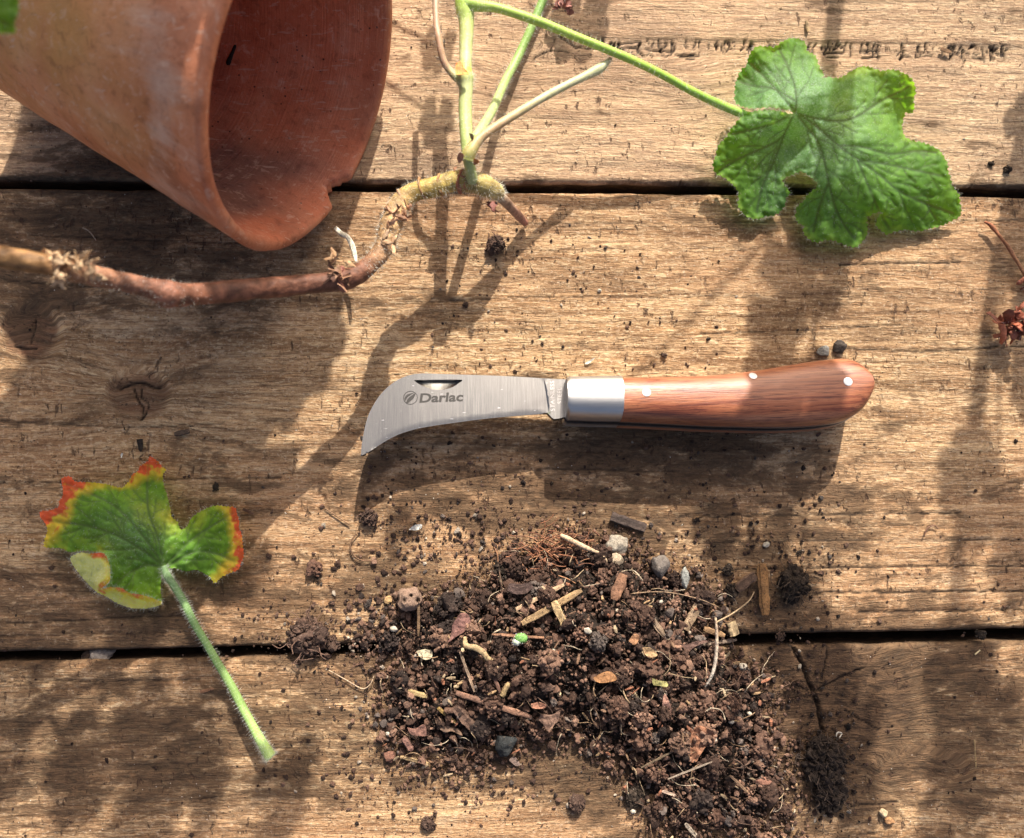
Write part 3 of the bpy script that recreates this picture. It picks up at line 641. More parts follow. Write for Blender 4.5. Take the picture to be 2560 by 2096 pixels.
for _ in range(150):     # reddish fibrous mat at the top of the heap
    x, y = r.normal(1385, 48), r.normal(1372, 26); an = r.uniform(-.9, .9); L = r.uniform(16, 60); z = .002 + r.uniform(0, .0035); cv = r.uniform(-.25, .25); pts = []
    for k in range(5): pts.append((x, y, z)); an += cv; x += math.cos(an) * L / 5; y += math.sin(an) * L / 5
    Pw = np.array([W(*p) for p in catmull(pts, 2)]); V, F = tube(Pw, r.uniform(.8, 1.5) * S, 4); fb.add(V, F, np.array([(.30, .13, .07), (.42, .22, .12), (.20, .09, .055)][r.integers(3)]))
tag(fb.build('root_fibres', M['chip'], smooth=False, origin=W(1400, 1640, 0)), 'thin tangled root fibres and slivers strewn through the dark compost heap', 'plant debris', kind='stuff')
# crumbs scattered over the planks
cr = MB(); r = np.random.default_rng(33)
def crumbs(n, x0, x1, y0, y1, rmin, rmax, p=1.0, dark=1.0, cx=None):
    for _ in range(n):
        if cx is None: x, y = r.uniform(x0, x1), r.uniform(y0, y1)
        else:
            x, y = r.normal(cx[0], cx[2]), r.normal(cx[1], cx[3])
        rad = (rmin + (rmax - rmin) * r.random()**3.0) * S; c = soilc(r, dark)
        if r.random() < .04: c = np.array((.40, .34, .27)) * r.uniform(.7, 1.2)
        clod(cr, W(x, y, rad * .35), rad, 0 if rad < 2.6 * S else 1 if rad < 5 * S else 2, c, r, .8)
crumbs(500, -40, 2600, -40, 2140, .9, 4.2, dark=.8)
crumbs(330, 1050, 1800, 560, 930, 1.2, 5.5, dark=.8)
crumbs(650, 900, 2100, 1080, 1400, 1.2, 6.5, dark=.8)
crumbs(900, 0, 0, 0, 0, 1.3, 7.5, cx=(1250, 1360, 230, 60), dark=.95)
crumbs(420, 0, 0, 0, 0, 1.3, 7, cx=(1900, 1480, 130, 90), dark=.6)
crumbs(420, 0, 0, 0, 0, 1.3, 7, cx=(1960, 1850, 120, 150), dark=.7)
crumbs(420, 0, 0, 0, 0, 1.3, 7, cx=(900, 1700, 90, 150), dark=.9)
crumbs(520, 0, 0, 0, 0, 1.3, 7, cx=(1200, 1960, 300, 50), dark=.9)
crumbs(700, 0, 0, 0, 0, 1.6, 11, cx=(1000, 1560, 75, 70), dark=.9); crumbs(240, 0, 0, 0, 0, 1.2, 6, cx=(760, 1570, 110, 50), dark=.7); crumbs(380, 0, 0, 0, 0, 1.5, 9, cx=(2065, 1930, 45, 70), dark=.35)
crumbs(160, 0, 700, 1080, 2096, 1.2, 6, dark=.6); crumbs(160, 2050, 2560, 1100, 2096, 1.2, 6, dark=.6)
tag(cr.build('scattered_crumbs', M['soil'], smooth=False, origin=W(1280, 1300, 0)), 'tiny soil crumbs scattered over the weathered planks', 'soil crumbs', kind='stuff')
# larger isolated clods: each a thing
def lump(name, px, py, rpx, lab, cat, cols, n=14, fl=.8, mat='soil', fib=0, z=0.0, group=None, sq=1.0, seed=0):
    rg = np.random.default_rng(int(px * 7 + py) + seed); mb = MB(); R_ = rpx * S
    c0 = W(px, py, z + R_ * fl * .55)
    clod(mb, c0, R_ * .8, 3, cols, rg, fl)
    for k in range(n * 3):
        d = rg.normal(size=3); d[2] = abs(d[2]) - .35; d /= np.linalg.norm(d); q = c0 + d * R_ * np.array([.85, .85 * sq, .8 * fl]) * rg.uniform(.6, 1.0); rad = R_ * (.04 + .20 * rg.random()**2)
        q[2] = max(q[2], z + rad * .3); clod(mb, q, rad, 1, np.asarray(cols) * rg.uniform(.55, 1.7), rg)
    for k in range(fib):
        d = rg.normal(size=3); d[2] = abs(d[2]) * .6; d /= np.linalg.norm(d); p0 = c0 + d * R_ * .75 * np.array([1, 1, fl]); p1 = p0 + (d + rg.normal(size=3) * .8) * R_ * .3; p2 = p1 + rg.normal(size=3) * R_ * .25
        for p in (p1, p2): p[2] = max(p[2], z + .0004)
        V, F = tube(catmull([p0, p1, p2], 3), .00012, 4); mb.add(V, F, np.asarray(cols) * 2.5)
    o = mb.build(name, M[mat], smooth=False, origin=W(px, py, z)); return tag(o, lab, cat, group)
D = (.035, .025, .018); B = (.075, .046, .034)
lump('soil_clod', 1985, 1458, 44, 'black fibrous soil clod lying alone right of the compost heap', 'soil clod', D, 90, .7, 'soil2', 40)
lump('soil_clod', 2062, 1905, 56, 'largest black compost clump, below the cracked knot at lower right', 'soil clod', (.032, .023, .018), 240, .5, 'soil2', 60, sq=1.25)
lump('soil_clod', 2075, 1985, 48, 'black compost lump joined to the lower edge of the largest clump', 'soil clod', (.032, .023, .018), 130, .5, 'soil2', 20)
lump('soil_clod', 770, 1592, 52, 'crumbly clod bridging the lower plank gap left of the heap', 'soil clod', B, 200, .55, 'soil', 40)
lump('soil_clod', 830, 1610, 22, 'small clod in the plank gap between the bridging clod and the heap', 'soil clod', B, 40, .7)
lump('soil_clod', 1238, 612, 27, 'crumbly brown clod beside the broken stub of the woody stem', 'soil clod', B, 70, .8, 'soil', 12)
lump('soil_clod', 922, 1293, 26, 'brown crumbly clod below the curved tip of the blade', 'soil clod', B, 50, .7, 'soil', 8)
lump('soil_clod', 786, 1422, 22, 'small reddish brown clod above the clod in the gap', 'soil clod', (.12, .065, .045), 40, .8)
lump('soil_clod', 1258, 1425, 30, 'dark ragged clod at the upper left edge of the heap', 'soil clod', D, 70, .8)
lump('soil_clod', 2478, 425 - 16, 11, 'upper of two dark crumbs beside the large green leaf', 'soil crumb', D, 8); lump('soil_clod', 2520, 424, 13, 'lower of two dark crumbs right of the large green leaf', 'soil crumb', D, 8)
lump('soil_clod', 2000, 1380, 9, 'tiny dark crumb above the black fibrous clod', 'soil crumb', D, 6); lump('soil_clod', 1742, 1300, 11, 'dark crumb right of the dark flat sliver', 'soil crumb', D, 6)
lump('soil_clod', 1660, 888, 12, 'small brown crumb above the middle of the knife handle', 'soil crumb', B, 8); lump('soil_clod', 1165, 762, 11, 'small dark crumb above the blade spine', 'soil crumb', B, 8)
lump('soil_clod', 1770, 848, 8, 'dark crumb above the upper rivet of the handle', 'soil crumb', D, 4); lump('soil_clod', 538, 1219, 12, 'dark crumb right of the reddened leaf tip', 'soil crumb', D, 8)
lump('soil_clod', 1820, 1425, 18, 'dark ragged clod between the grey stone and rusty chip', 'soil clod', D, 40, .8); lump('soil_clod', 1830, 1475, 20, 'dark clod just left of the brown chip by the rusty splinter', 'soil clod', D, 40, .8)
lump('soil_clod', 1950, 1592, 16, 'brown clod wedged in the lower plank gap beside the cracked knot', 'soil clod', B, 30); lump('soil_clod', 2450, 1585, 15, 'dark clod lodged in the plank gap at far right', 'soil clod', D, 10)
lump('soil_clod', 1440, 2010, 26, 'knobbly clod standing apart below the middle of the heap', 'soil clod', B, 50, .7); lump('soil_clod', 1070, 2060, 22, 'brown clod at the bottom edge left of the heap', 'soil clod', B, 40, .6)
lump('soil_clod', 1590, 1990, 30, 'elongated dark clod on bright wood left of the lower lobe', 'soil clod', D, 60, .6); lump('soil_clod', 1635, 2030, 24, 'clod just below the elongated dark clod near the bottom edge', 'soil clod', B, 50, .6)
# stones
def stone(px, py, rx, ry, lab, c, cat='pebble', z=0.0, fl=.8, lod=3, mat='stone', name='pebble', group=None, zc=None):
    rg = np.random.default_rng(int(px + py * 3)); V, F = ICO[lod]
    nz = fbm(V[:, 0] * 1.1 + px, V[:, 1] * 1.1, V[:, 2] * 1.1 + py, 3); V = V * (1 + .28 * nz + .05 * fbm(V[:, 0] * 5, V[:, 1] * 5, V[:, 2] * 5 + px, 2))[:, None]
    # cut a few facets
    for k in range(7):
        d = rg.normal(size=3); d /= np.linalg.norm(d); e = V @ d; V = V - np.clip(e - .72, 0, None)[:, None] * d * .85
    V = V * np.array([rx, ry, min(rx, ry) * fl]) * S; zz = z + min(rx, ry) * fl * S * .7
    mb = MB(); mb.add(V + W(px, py, zz), F, c); return tag(mb.build(name, M[mat], origin=W(px, py, z)), lab, cat, group)
stone(2060, 879, 17, 15, 'grey rough pebble above the wide end of the handle', (.30, .29, .26)); stone(2098, 868, 18, 17, 'dark brown pebble right of the grey one above the handle', (.075, .06, .05))
hz_ = lambda x, y: max(float(heapz(x, y)), 0)
stone(1710, 1446, 14, 25, 'upright blue grey stone on the right flank of the heap', (.27, .28, .26), z=.001); stone(1650, 1418, 24, 28, 'dull dark grey stone beside the blue grey one on the heap', (.15, .13, .115), z=.003)
stone(1262, 1862, 29, 25, 'black charcoal like stone at the lower edge of the heap', (.03, .033, .034), z=.001, fl=1.0)
stone(2209, 2033, 11, 12, 'cream pebble at lower right, upper of a touching pair', (.62, .48, .30)); stone(2222, 2052, 14, 10, 'orange brown pebble at lower right, below the cream one', (.45, .25, .12))
stone(1745, 1480, 10, 9, 'small brown stone right of the tall blue grey stone', (.12, .08, .06)); stone(968, 1500, 12, 10, 'little yellowish pebble left of the pitted stone', (.50, .33, .16))
stone(1545, 1362, 32, 24, 'pale lichen grey lump at the top of the heap', (.34, .30, .24), z=.001); stone(1542, 1400, 17, 17, 'cream lump just under the pale grey one at heap top', (.50, .40, .28), z=.003)
stone(1908, 1955, 19, 12, 'reddish flat pebble in the lower right lobe of the heap', (.26, .13, .09), z=.002); stone(975, 1890, 16, 14, 'reddish brown pebble left below the heap', (.20, .10, .07))
stone(255, 1632, 30, 24, 'grey brown rock wedged in the lower plank gap at left', (.22, .19, .17), z=-.006); stone(222, 1638, 18, 17, 'dark brown rock beside the grey one in the plank gap', (.08, .055, .04), z=-.006)
PERL = [(1856, 1666, 14, 'lobed creamy flake right of the heap on the lower plank'), (1874, 1785, 8, 'square white grain on the right edge of the heap'), (1829, 1804, 9, 'slim white grain left of the square one on the heap edge'), (1625, 1668, 9, 'oval white grain in the middle right of the heap'), (1383, 1627, 6, 'round white grain right of the curled strip'),
        (1469, 1578, 12, 'white crumbly grain right of the green bud'), (1786, 1850, 9, 'white grain touching the terracotta flake'), (985, 1572, 11, 'cream grain at the left tip of the heap'), (1040, 1640, 6, 'tiny pale grain left of the cream chip'), (970, 1835, 8, 'white grain at the lower left edge of the heap'), (1583, 2030, 8, 'round white grain on bright wood near the elongated clod'), (1916, 1362, 11, 'pale triangular grit above the rusty splinter'), (1498, 727, 7, 'white grit grain above the handle near its bolster'), (1652, 1505, 7, 'pale grain on the heap below the dark grey stone')]
for i_, (x, y, rd, lab) in enumerate(PERL): stone(x, y, rd * .85, rd * .7, lab, (.60, .54, .43), 'grit', z=hz_(x, y) + .0015 * (hz_(x, y) > 0), lod=2, name='white_grain')
# pitted stone
rg = np.random.default_rng(4); V, F = ICO[3]; V = V * np.array([1, 1, .9]); V = np.sign(V) * np.abs(V)**.8; V = V * (1 + .22 * fbm(V[:, 0] * 1.3, V[:, 1] * 1.3, V[:, 2] * 1.3, 3) + .05 * fbm(V[:, 0] * 6, V[:, 1] * 6, V[:, 2] * 6, 2))[:, None]
sc0 = W(1024, 1497, .0055); base_c = np.tile((.30, .20, .145), (len(V), 1)).astype(float)
Vw = V * 27 * S + sc0; q = PX(Vw)
for (a, b_, rd) in ((1027, 1491, 4.0), (1011, 1503, 3.6), (1045, 1502, 5.0)):
    dd = np.hypot(q[:, 0] - a, q[:, 1] - b_); k = (dd < rd + 2) & (V[:, 2] > 0); Vw[k, 2] -= .0022 * sstep(rd + 2, rd - 2, dd[k]); base_c[k] *= (1 - .88 * sstep(rd + 2, rd - 1, dd[k]))[:, None]
tag(MB().add(Vw, F, base_c).build('pitted_stone', M['stone'], origin=W(1024, 1497, 0)), 'pinkish pitted stone with three dark holes on the upper left of the heap', 'pebble')

# ------------------------------------------------------------------ chips, flakes, splinters
def chip(px0, py0, px1, py1, w_, lab, c, cat='wood chip', z0=None, z1=None, fl=.35, bend=0.0, name='wood_chip', taper=(.75, 1, .6), mat='chip'):
    z0 = hz_(px0, py0) + .0022 * (hz_(px0, py0) > 0) + w_ * fl * S if z0 is None else z0; z1 = hz_(px1, py1) + .0022 * (hz_(px1, py1) > 0) + w_ * fl * S if z1 is None else z1
    mx, my = (px0 + px1) / 2 + bend * (py1 - py0), (py0 + py1) / 2 - bend * (px1 - px0)
    P = catmull([W(px0, py0, z0), W(mx, my, max((z0 + z1) / 2, .0008)), W(px1, py1, z1)], 5); n = len(P)
    R_ = np.interp(np.linspace(0, 1, n), [0, .15, .8, 1], [taper[0], 1, taper[1], taper[2]]) * w_ * .5 * S
    V, F = tube(P, R_, 14, flat=fl, amp=.25, fr=520, seed=px0, sq=.6, groove=.28)
    # squarish section and rough colour streaks
    cc = np.asarray(c) * (1 + .35 * fbm(V[:, 0] * 500, V[:, 1] * 500, V[:, 2] * 500, 2))[:, None]; n_a = np.random.default_rng(int(px0)).uniform(.55, 1.25, 14); cc[:-2] *= np.tile(n_a, len(P))[:, None]
    return tag(MB().add(V, F, np.clip(cc, .01, .9)).build(name, M[mat], smooth=False), lab, cat)
chip(1528, 1291, 1614, 1321, 24, 'dark flat rectangular sliver above the top of the heap', (.085, .062, .052), z0=.0016, z1=.0016, taper=(1, 1, .95))
chip(1140, 1732, 1328, 1793, 15, 'long reddish brown splinter across the lower left of the heap', (.30, .17, .115), fl=.5, z0=.0115, z1=.008)
chip(1136, 1766, 1206, 1842, 27, 'thick dark bark stick under the long reddish splinter', (.17, .105, .075), fl=.6, z0=.0085, z1=.005)
chip(1305, 1560, 1455, 1476, 15, 'long golden splinter lying below the pale stubby chip', (.42, .28, .145), fl=.5, z0=.011, z1=.0095)
chip(1383, 1505, 1416, 1572, 19, 'pale stubby chip with a frayed golden end crossing the splinter', (.50, .36, .19), fl=.5, z0=.0125, z1=.011)
chip(1290, 1524, 1410, 1462, 11, 'slim tan splinter with a whitish tip in the upper heap', (.46, .32, .20), fl=.6, z0=.009, z1=.008)
chip(1750, 1505, 1712, 1574, 25, 'broad tan chip speckled dark, right edge of heap above the gap', (.38, .27, .17), fl=.22, z0=.0045, z1=.004, taper=(.8, 1, .9))
chip(1904, 1410, 1914, 1538, 27, 'rusty golden splinter standing out left of the black fibrous clod', (.30, .16, .065), fl=.3, z0=.003, z1=.0025)
chip(1888, 1437, 1842, 1476, 24, 'brown chip tucked against the rusty splinter', (.17, .105, .07), fl=.35, z0=.003, z1=.003)
chip(1828, 1556, 1838, 1588, 25, 'small pale square block on the edge of the lower gap', (.47, .35, .20), fl=.5, z0=.0035, z1=.0035, taper=(1, 1, 1))
chip(1760, 1572, 1812, 1590, 13, 'short orange splinter left of the pale square block', (.44, .27, .14), z0=.0035, z1=.003)
chip(1747, 1612, 1842, 1600, 9, 'slender grey sliver lying in the lower gap', (.20, .15, .11), z0=.0015, z1=.0015)
chip(1020, 1728, 1068, 1742, 12, 'short yellowish stick at the left of the heap', (.42, .31, .15), z0=.006, z1=.006, fl=.7)
chip(1095, 1770, 1138, 1806, 9, 'ochre sliver left of the thick bark stick', (.42, .28, .10), z0=.007, z1=.0065, fl=.7)
chip(1255, 1741, 1272, 1708, 13, 'small upright golden chip above the long reddish splinter', (.45, .32, .16), z0=.012, z1=.0125, fl=.6)
chip(1150, 1630, 1186, 1730, 6, 'long thin grey twig running down from the curled strip', (.28, .20, .14), z0=.012, z1=.0118, fl=1, name='twig', cat='twig')
chip(1226, 1668, 1250, 1730, 9, 'dark red twig in the middle of the heap', (.20, .11, .08), z0=.0125, z1=.0125, fl=1, name='twig', cat='twig')
chip(1000, 1893, 1073, 1911, 9, 'ragged golden twig on the wood below the heap', (.40, .28, .15), z0=.0015, z1=.0015, fl=.8, name='twig', cat='twig')
chip(1010, 1845, 1030, 1876, 17, 'short rounded reddish bark piece at the lower left of the heap', (.24, .13, .10), z0=.004, z1=.003, fl=.8)
chip(1360, 1595, 1230, 1586, 7, 'straight orange brown twig left of the green bud', (.36, .20, .12), z0=.0125, z1=.011, fl=1, name='twig', cat='twig')
chip(1046, 1480, 1046, 1590, 7, 'straight brown twig hanging below the pitted stone', (.22, .14, .08), z0=.006, z1=.005, fl=.8, name='twig', cat='twig')
chip(1624, 1925, 1662, 1933, 15, 'small golden chip left of the thin crossing twigs', (.38, .25, .13), z0=.006, z1=.006)
chip(1655, 1978, 1690, 1990, 8, 'pale pointed splinter near the bottom of the heap', (.55, .40, .30), z0=.006, z1=.006); chip(1603, 1920, 1680, 1880, 5, 'thin dark twig crossing the lower right lobe', (.22, .16, .10), z0=.008, z1=.009, fl=1, name='twig', cat='twig')
chip(1565, 1886, 1582, 1925, 6, 'short brown twig at the left of the lower lobe', (.30, .19, .11), z0=.004, z1=.003, fl=1, name='twig', cat='twig'); chip(1670, 1948, 1780, 1905, 4, 'long thin pale twig across the lower lobe', (.36, .29, .22), z0=.009, z1=.010, fl=1, name='twig', cat='twig')
chip(1826, 1940, 1870, 1982, 7, 'brown twig at the right of the lower lobe', (.28, .18, .11), z0=.007, z1=.004, fl=1, name='twig', cat='twig'); chip(1713, 2060, 1745, 2096, 10, 'pale pointed sliver at the bottom edge of the heap', (.50, .42, .32), z0=.007, z1=.003)
chip(1560, 1436, 1535, 1500, 28, 'upright brown bark piece near the top of the heap', (.28, .15, .09), z0=.009, z1=.0095, fl=.4); chip(1612, 1520, 1660, 1590, 15, 'grey brown stick pointing down on the right of the heap', (.26, .19, .13), z0=.009, z1=.008, fl=.6)
chip(1270, 1468, 1330, 1462, 24, 'dark curved bark piece on the upper left of the heap', (.10, .065, .055), z0=.0085, z1=.009, fl=.5, bend=-.15)
chip(349, 1098, 352, 1130, 15, 'black teardrop shaped bark scrap above the reddened leaf', (.035, .026, .02), 'bark scrap', z0=.0012, z1=.0010, taper=(1, .7, .15)); chip(436, 1086, 474, 1078, 13, 'flat brown bark scrap upper right of the reddened leaf', (.11, .075, .05), 'bark scrap', z0=.001, z1=.001)
chip(607, 1273, 634, 1286, 8, 'short brown stick right of the reddened leaf', (.16, .09, .06), z0=.001, z1=.001, fl=.7, name='twig', cat='twig'); chip(500, 1731, 535, 1722, 7, 'short orange splinter beside the lower leaf stalk', (.34, .18, .10), z0=.001, z1=.001)
chip(2016, 52, 2020, 80, 10, 'small tan splinter on the top plank above the large leaf', (.34, .24, .13), z0=.001, z1=.001); chip(2352, 122, 2378, 132, 11, 'brown splinter in the cracked step at top right', (.26, .15, .08), z0=.001, z1=.001)
# flakes (thin sheets with real thickness)
def flake(outline, lab, c, z, cat='bark flake', name='bark_flake', th=.0004, warp=.0008, crop=None, tilt=(0, 0), mat='chip', sp=3.0):
    O = np.array(outline, float); 
    if crop: O = O / crop[2] + np.array(crop[:2])
    O = np.vstack([O, O[0]]); O = catmull(O, 3)[:-1]; O = O[np.r_[True, np.hypot(*np.diff(O, axis=0).T) > .4]]
    V2, F = cdt(O, sp); cx, cy = O.mean(0); zz = z + warp * fbm(V2[:, 0] / 22, V2[:, 1] / 22, z * 1000, 2) + (V2[:, 0] - cx) * S * tilt[0] - (V2[:, 1] - cy) * S * tilt[1]
    T_ = np.array([W(a, b, k) for (a, b), k in zip(V2, zz)]); Bm = T_ - [0, 0, th]; n = len(T_)
    # boundary edges
    E = {}
    for f in F:
        for a, b in ((f[0], f[1]), (f[1], f[2]), (f[2], f[0])): E[(a, b)] = 1
    side = []
    for (a, b) in E:
        if (b, a) not in E: side += [(a, a + n, b), (b, a + n, b + n)]
    FF = np.vstack([F, F[:, ::-1] + n] + ([np.array(side)] if side else []))
    cc = np.asarray(c) * (1 + .35 * fbm(V2[:, 0] / 9, V2[:, 1] / 9, 3, 3))[:, None]; cc = np.clip(np.vstack([cc, cc * .8]), .01, .9)
    return tag(MB().add(np.vstack([T_, Bm]), FF, cc).build(name, M[mat], smooth=True, sharp=50), lab, cat)
c7 = (1400, 1500, 2.912); c6 = (900, 1480, 3.472)
flake([(235, 570), (350, 520), (410, 560), (400, 590), (290, 605)], 'orange brown bark flake in the centre right of the heap', (.30, .15, .065), .0135, crop=c7, tilt=(.1, -.3))
flake([(960, 960), (1010, 920), (1060, 930), (1120, 970), (1090, 1040), (1060, 1070), (1010, 1150), (990, 1180), (930, 1170), (930, 1060)], 'large crumpled terracotta coloured flake in the lower right lobe', (.30, .145, .085), .0105, crop=c7, warp=.0015, tilt=(.15, .2))
flake([(800, 290), (870, 190), (940, 200), (960, 290), (900, 350), (850, 380), (760, 440), (790, 380)], 'purple brown torn leaf scrap beside the curled strip', (.23, .12, .10), .0085, crop=c6, tilt=(-.1, .1), cat='leaf scrap', name='leaf_scrap')
flake([(1485, 975), (1560, 960), (1620, 990), (1580, 1015), (1500, 1010)], 'small salmon pink flake above the end of the reddish splinter', (.45, .22, .14), .0115, crop=c6)
flake([(1570, 1060), (1660, 1070), (1735, 1040), (1720, 1120), (1690, 1150), (1640, 1215), (1590, 1150), (1555, 1110)], 'ragged brown flake at the end of the reddish splinter', (.23, .14, .10), .0085, crop=c6, warp=.001)
flake([(410, 1180), (480, 1190), (560, 1150), (575, 1245), (500, 1250), (440, 1235)], 'curled pinkish brown leaf scrap at the lower left of the heap', (.30, .16, .12), .0065, crop=c6, cat='leaf scrap', name='leaf_scrap', tilt=(.1, .2))
flake([(650, 1120), (720, 1115), (790, 1180), (850, 1190), (890, 1250), (800, 1210), (740, 1220), (680, 1180)], 'twisted brown leaf scrap under the thick bark stick', (.20, .13, .09), .0060, crop=c6, cat='leaf scrap', name='leaf_scrap', warp=.0015)
flake([(1290, 1460), (1340, 1430), (1390, 1500), (1350, 1510)], 'small grey brown flake on the wood below the charcoal stone', (.24, .17, .14), .0015, crop=c6)
flake([(490, 520), (560, 505), (625, 515), (620, 575), (560, 590), (520, 565)], 'square cream chip on the edge of the lower gap', (.70, .62, .42), .0045, crop=c6, th=.0014, cat='chip', name='cream_chip', mat='stone')
flake([(920, 330), (1000, 300), (1090, 240 + 60), (985, 340), (930, 380), (880, 330)], 'dull brown oval leaf scrap below the broad tan chip', (.16, .095, .075), .005, crop=c7, cat='leaf scrap', name='leaf_scrap', th=.0003)
flake([(740, 860), (750, 720), (770, 690), (805, 770), (810, 850), (780, 880)], 'pointed pink bark flake in the centre of the lower lobe', (.36, .20, .15), .0115, crop=c7, tilt=(.3, .1))
flake([(500, 300), (540, 250), (580, 270), (545, 330)], 'small orange flake right of the heap centre', (.36, .19, .10), .0125, crop=c7, sp=2)
flake([(600, 350), (660, 350), (710, 400), (670, 420), (620, 400)], 'golden fibrous flake in the right of the heap', (.45, .30, .16), .0125, crop=c7, sp=2)
flake([(670, 570), (720, 590), (780, 600), (780, 635), (720, 625), (680, 620)], 'yellow green curled scrap in the right of the heap', (.36, .33, .13), .0130, crop=c7, sp=2, cat='leaf scrap', name='leaf_scrap')
flake([(1755, 270), (1830, 260), (1880, 500), (1890, 520), (1800, 440)], 'purplish leaf scrap right of the golden splinter', (.22, .12, .11), .0105, crop=(1000, 1400, 3.6), cat='leaf scrap', name='leaf_scrap') if False else None
flake([(1095, 1060), (1110, 1045), (1165, 1018), (1175, 1015), (1150, 1040), (1120, 1062)], 'thin white flake on sunny wood above the bolster', (.68, .68, .60), .0010, crop=(1100, 560, 3.029), cat='flake', name='white_flake', sp=2, th=.0002, warp=.0004)
flake([(430, 300), (470, 265), (540, 250), (545, 280), (500, 305)], 'white papery flake between the blade and the heap', (.80, .78, .70), .0018, crop=(900, 1240, 3.533), cat='flake', name='white_flake', sp=2, th=.0002, warp=.0005)
# stalks, roots, fibres lying about
def strand(rows, lab, c, cat='root fibre', name='root_fibre', seg=7, amp=.1, c2=None, fl=1.0, mat='chip', n=6):
    P, R_, V, F = pxtube(rows, n, seg=seg, amp=amp, flat=fl); t = np.repeat(np.linspace(0, 1, len(P)), seg); t = np.append(t, [0, 1])[:, None]
    cc = np.asarray(c) * (1 - t) + np.asarray(c2 if c2 is not None else c) * t; return tag(MB().add(V, F, cc).build(name, M[mat]), lab, cat)
strand([(1789, 1545, .010, 3), (1792, 1600, .0085, 4), (1788, 1655, .007, 4.5), (1778, 1692, .006, 4), (1760, 1722, .0045, 1.2)], 'pale dried grass stalk standing up at the right of the heap', (.55, .40, .27), 'grass stalk', 'grass_stalk', c2=(.78, .74, .64))
strand([(1787, 1558, .008, 2.2), (1830, 1535, .006, 2), (1870, 1505, .004, 1.8), (1886, 1480, .003, 1)], 'thin bent stalk branching right from the pale grass stalk', (.45, .33, .2), 'grass stalk', 'grass_stalk')
strand([(1402, 1338, .006, 5), (1430, 1352, .007, 6.5), (1458, 1367, .007, 7), (1480, 1376, .006, 5), (1505, 1388, .006, 4), (1520, 1410, .005, 2.4), (1530, 1440, .006, 1.5)], 'white knobbly root on top of the heap', (.62, .46, .30), 'root', 'root', amp=.3)
strand([(1162, 1592, .012, 5), (1166, 1614, .0125, 7), (1190, 1621, .013, 8), (1206, 1630, .0135, 8), (1219, 1646, .013, 7), (1236, 1652, .0125, 4)], 'curled golden strip of wood in the centre of the heap', (.42, .31, .17), 'wood strip', 'wood_strip', fl=.5, amp=.3)
strand([(898, 1330, .0008, 1.2), (880, 1350, .0012, 1.8), (877, 1375, .0012, 2), (895, 1398, .0012, 2), (925, 1402, .0010, 1.8), (942, 1396, .0008, 1.2)], 'hooked brown root fibre lying left of the heap', (.17, .10, .06))
strand([(812, 1270, .001, 1), (840, 1290, .001, 1.6), (875, 1312, .001, 1.4)], 'short straight brown fibre above the hooked root', (.28, .17, .10)); strand([(822, 1676, .001, 1.2), (868, 1702, .0012, 1.4), (905, 1722, .0012, 1.6), (925, 1712, .002, 1.4), (935, 1690, .002, 1)], 'pale wiry root on the lower plank left of the heap', (.50, .38, .26))
strand([(1480, 1497, .006, 1.5), (1640, 1300 + 180, .006, 1.4), (1740, 1496, .006, 1.2), (1798, 1519, .004, 1)], 'long fine brown root across the right of the heap', (.32, .22, .14))
strand([(2310, 1342, .001, 1.5), (2318, 1322, .0012, 2.2), (2335, 1314, .0012, 2), (2345, 1322, .001, 1.4)], 'little brown crescent fibre on the right of the middle plank', (.22, .12, .08)); strand([(2436, 1850, .001, 1.8), (2438, 1885, .001, 1.5), (2440, 1920, .001, 1.2)], 'short upright straw on the lower plank at right', (.45, .32, .16))
strand([(2437, 1637, .001, 2), (2450, 1626, .001, 2)], 'tiny pale straw just below the gap at right', (.72, .60, .36)); strand([(2090, 1842, .001, 1.6), (2094, 1832, .001, 2), (2104, 1834, .001, 1.6), (2098, 1846, .001, 1.2)], 'little white curl left above the biggest black clump', (.70, .66, .56))
strand([(302, 1140, .001, 1.3), (306, 1133, .001, 1.6), (303, 1145, .0012, 1.4)], 'tiny white curl above the reddened leaf', (.8, .8, .75)); strand([(207, 570, .002, 2.2), (222, 578, .002, 1.6), (236, 595, .002, 1.6), (240, 602, .001, 1)], 'thin pale fibre on dark wood under the pot', (.42, .32, .22))
strand([(838, 569, .009, 5), (855, 585, .011, 7), (868, 592, .012, 6), (880, 612, .012, 7), (888, 640, .013, 6), (890, 655, .014, 3)], 'dry white strip of peel hanging at the pot mouth', (.72, .68, .55), 'dry strip', 'dry_strip', fl=.25, amp=.1)
strand([(584, 104, .03, 1)], '', (0, 0, 0)) if False else None
# seed stuck inside the pot: find the wall point seen through its pixel
def pot_hit(px, py):
    d = fwd + rgt * ((px - 1280) / FPX) - upv * ((py - 1048) / FPX); d /= np.linalg.norm(d); k = math.tan(PC['a']); best = None
    for t in np.arange(.12, .36, .0002):
        P = CAM + d * t; q = P - cen; ta = -(q @ ax); rd = np.linalg.norm(q + ax * ta)
        if 0 < ta < PC['L'] and rd > PC['R'] - .0046 - k * ta and best is None and t > .15:
            if (q @ vv) < 0.2 * PC['R']: best = P; break
    return best
sa, sb = pot_hit(592, 110), pot_hit(570, 166)
if sa is not None and sb is not None:
    V, F = tube(catmull([sa, sa * .6 + sb * .4 + [0, 0, .0006], sa * .25 + sb * .75 + [0, 0, .0007], sb], 4), np.interp(np.linspace(0, 1, 13), [0, .1, .5, .85, 1], [.4, .8, .75, 1.1, .7]) * .0009, 8, amp=.25, fr=500)
    tag(MB().add(V, F, (.012, .010, .009)).build('seed_husk', M['chip']), 'black elongated seed husk stuck inside the clay pot', 'seed husk')

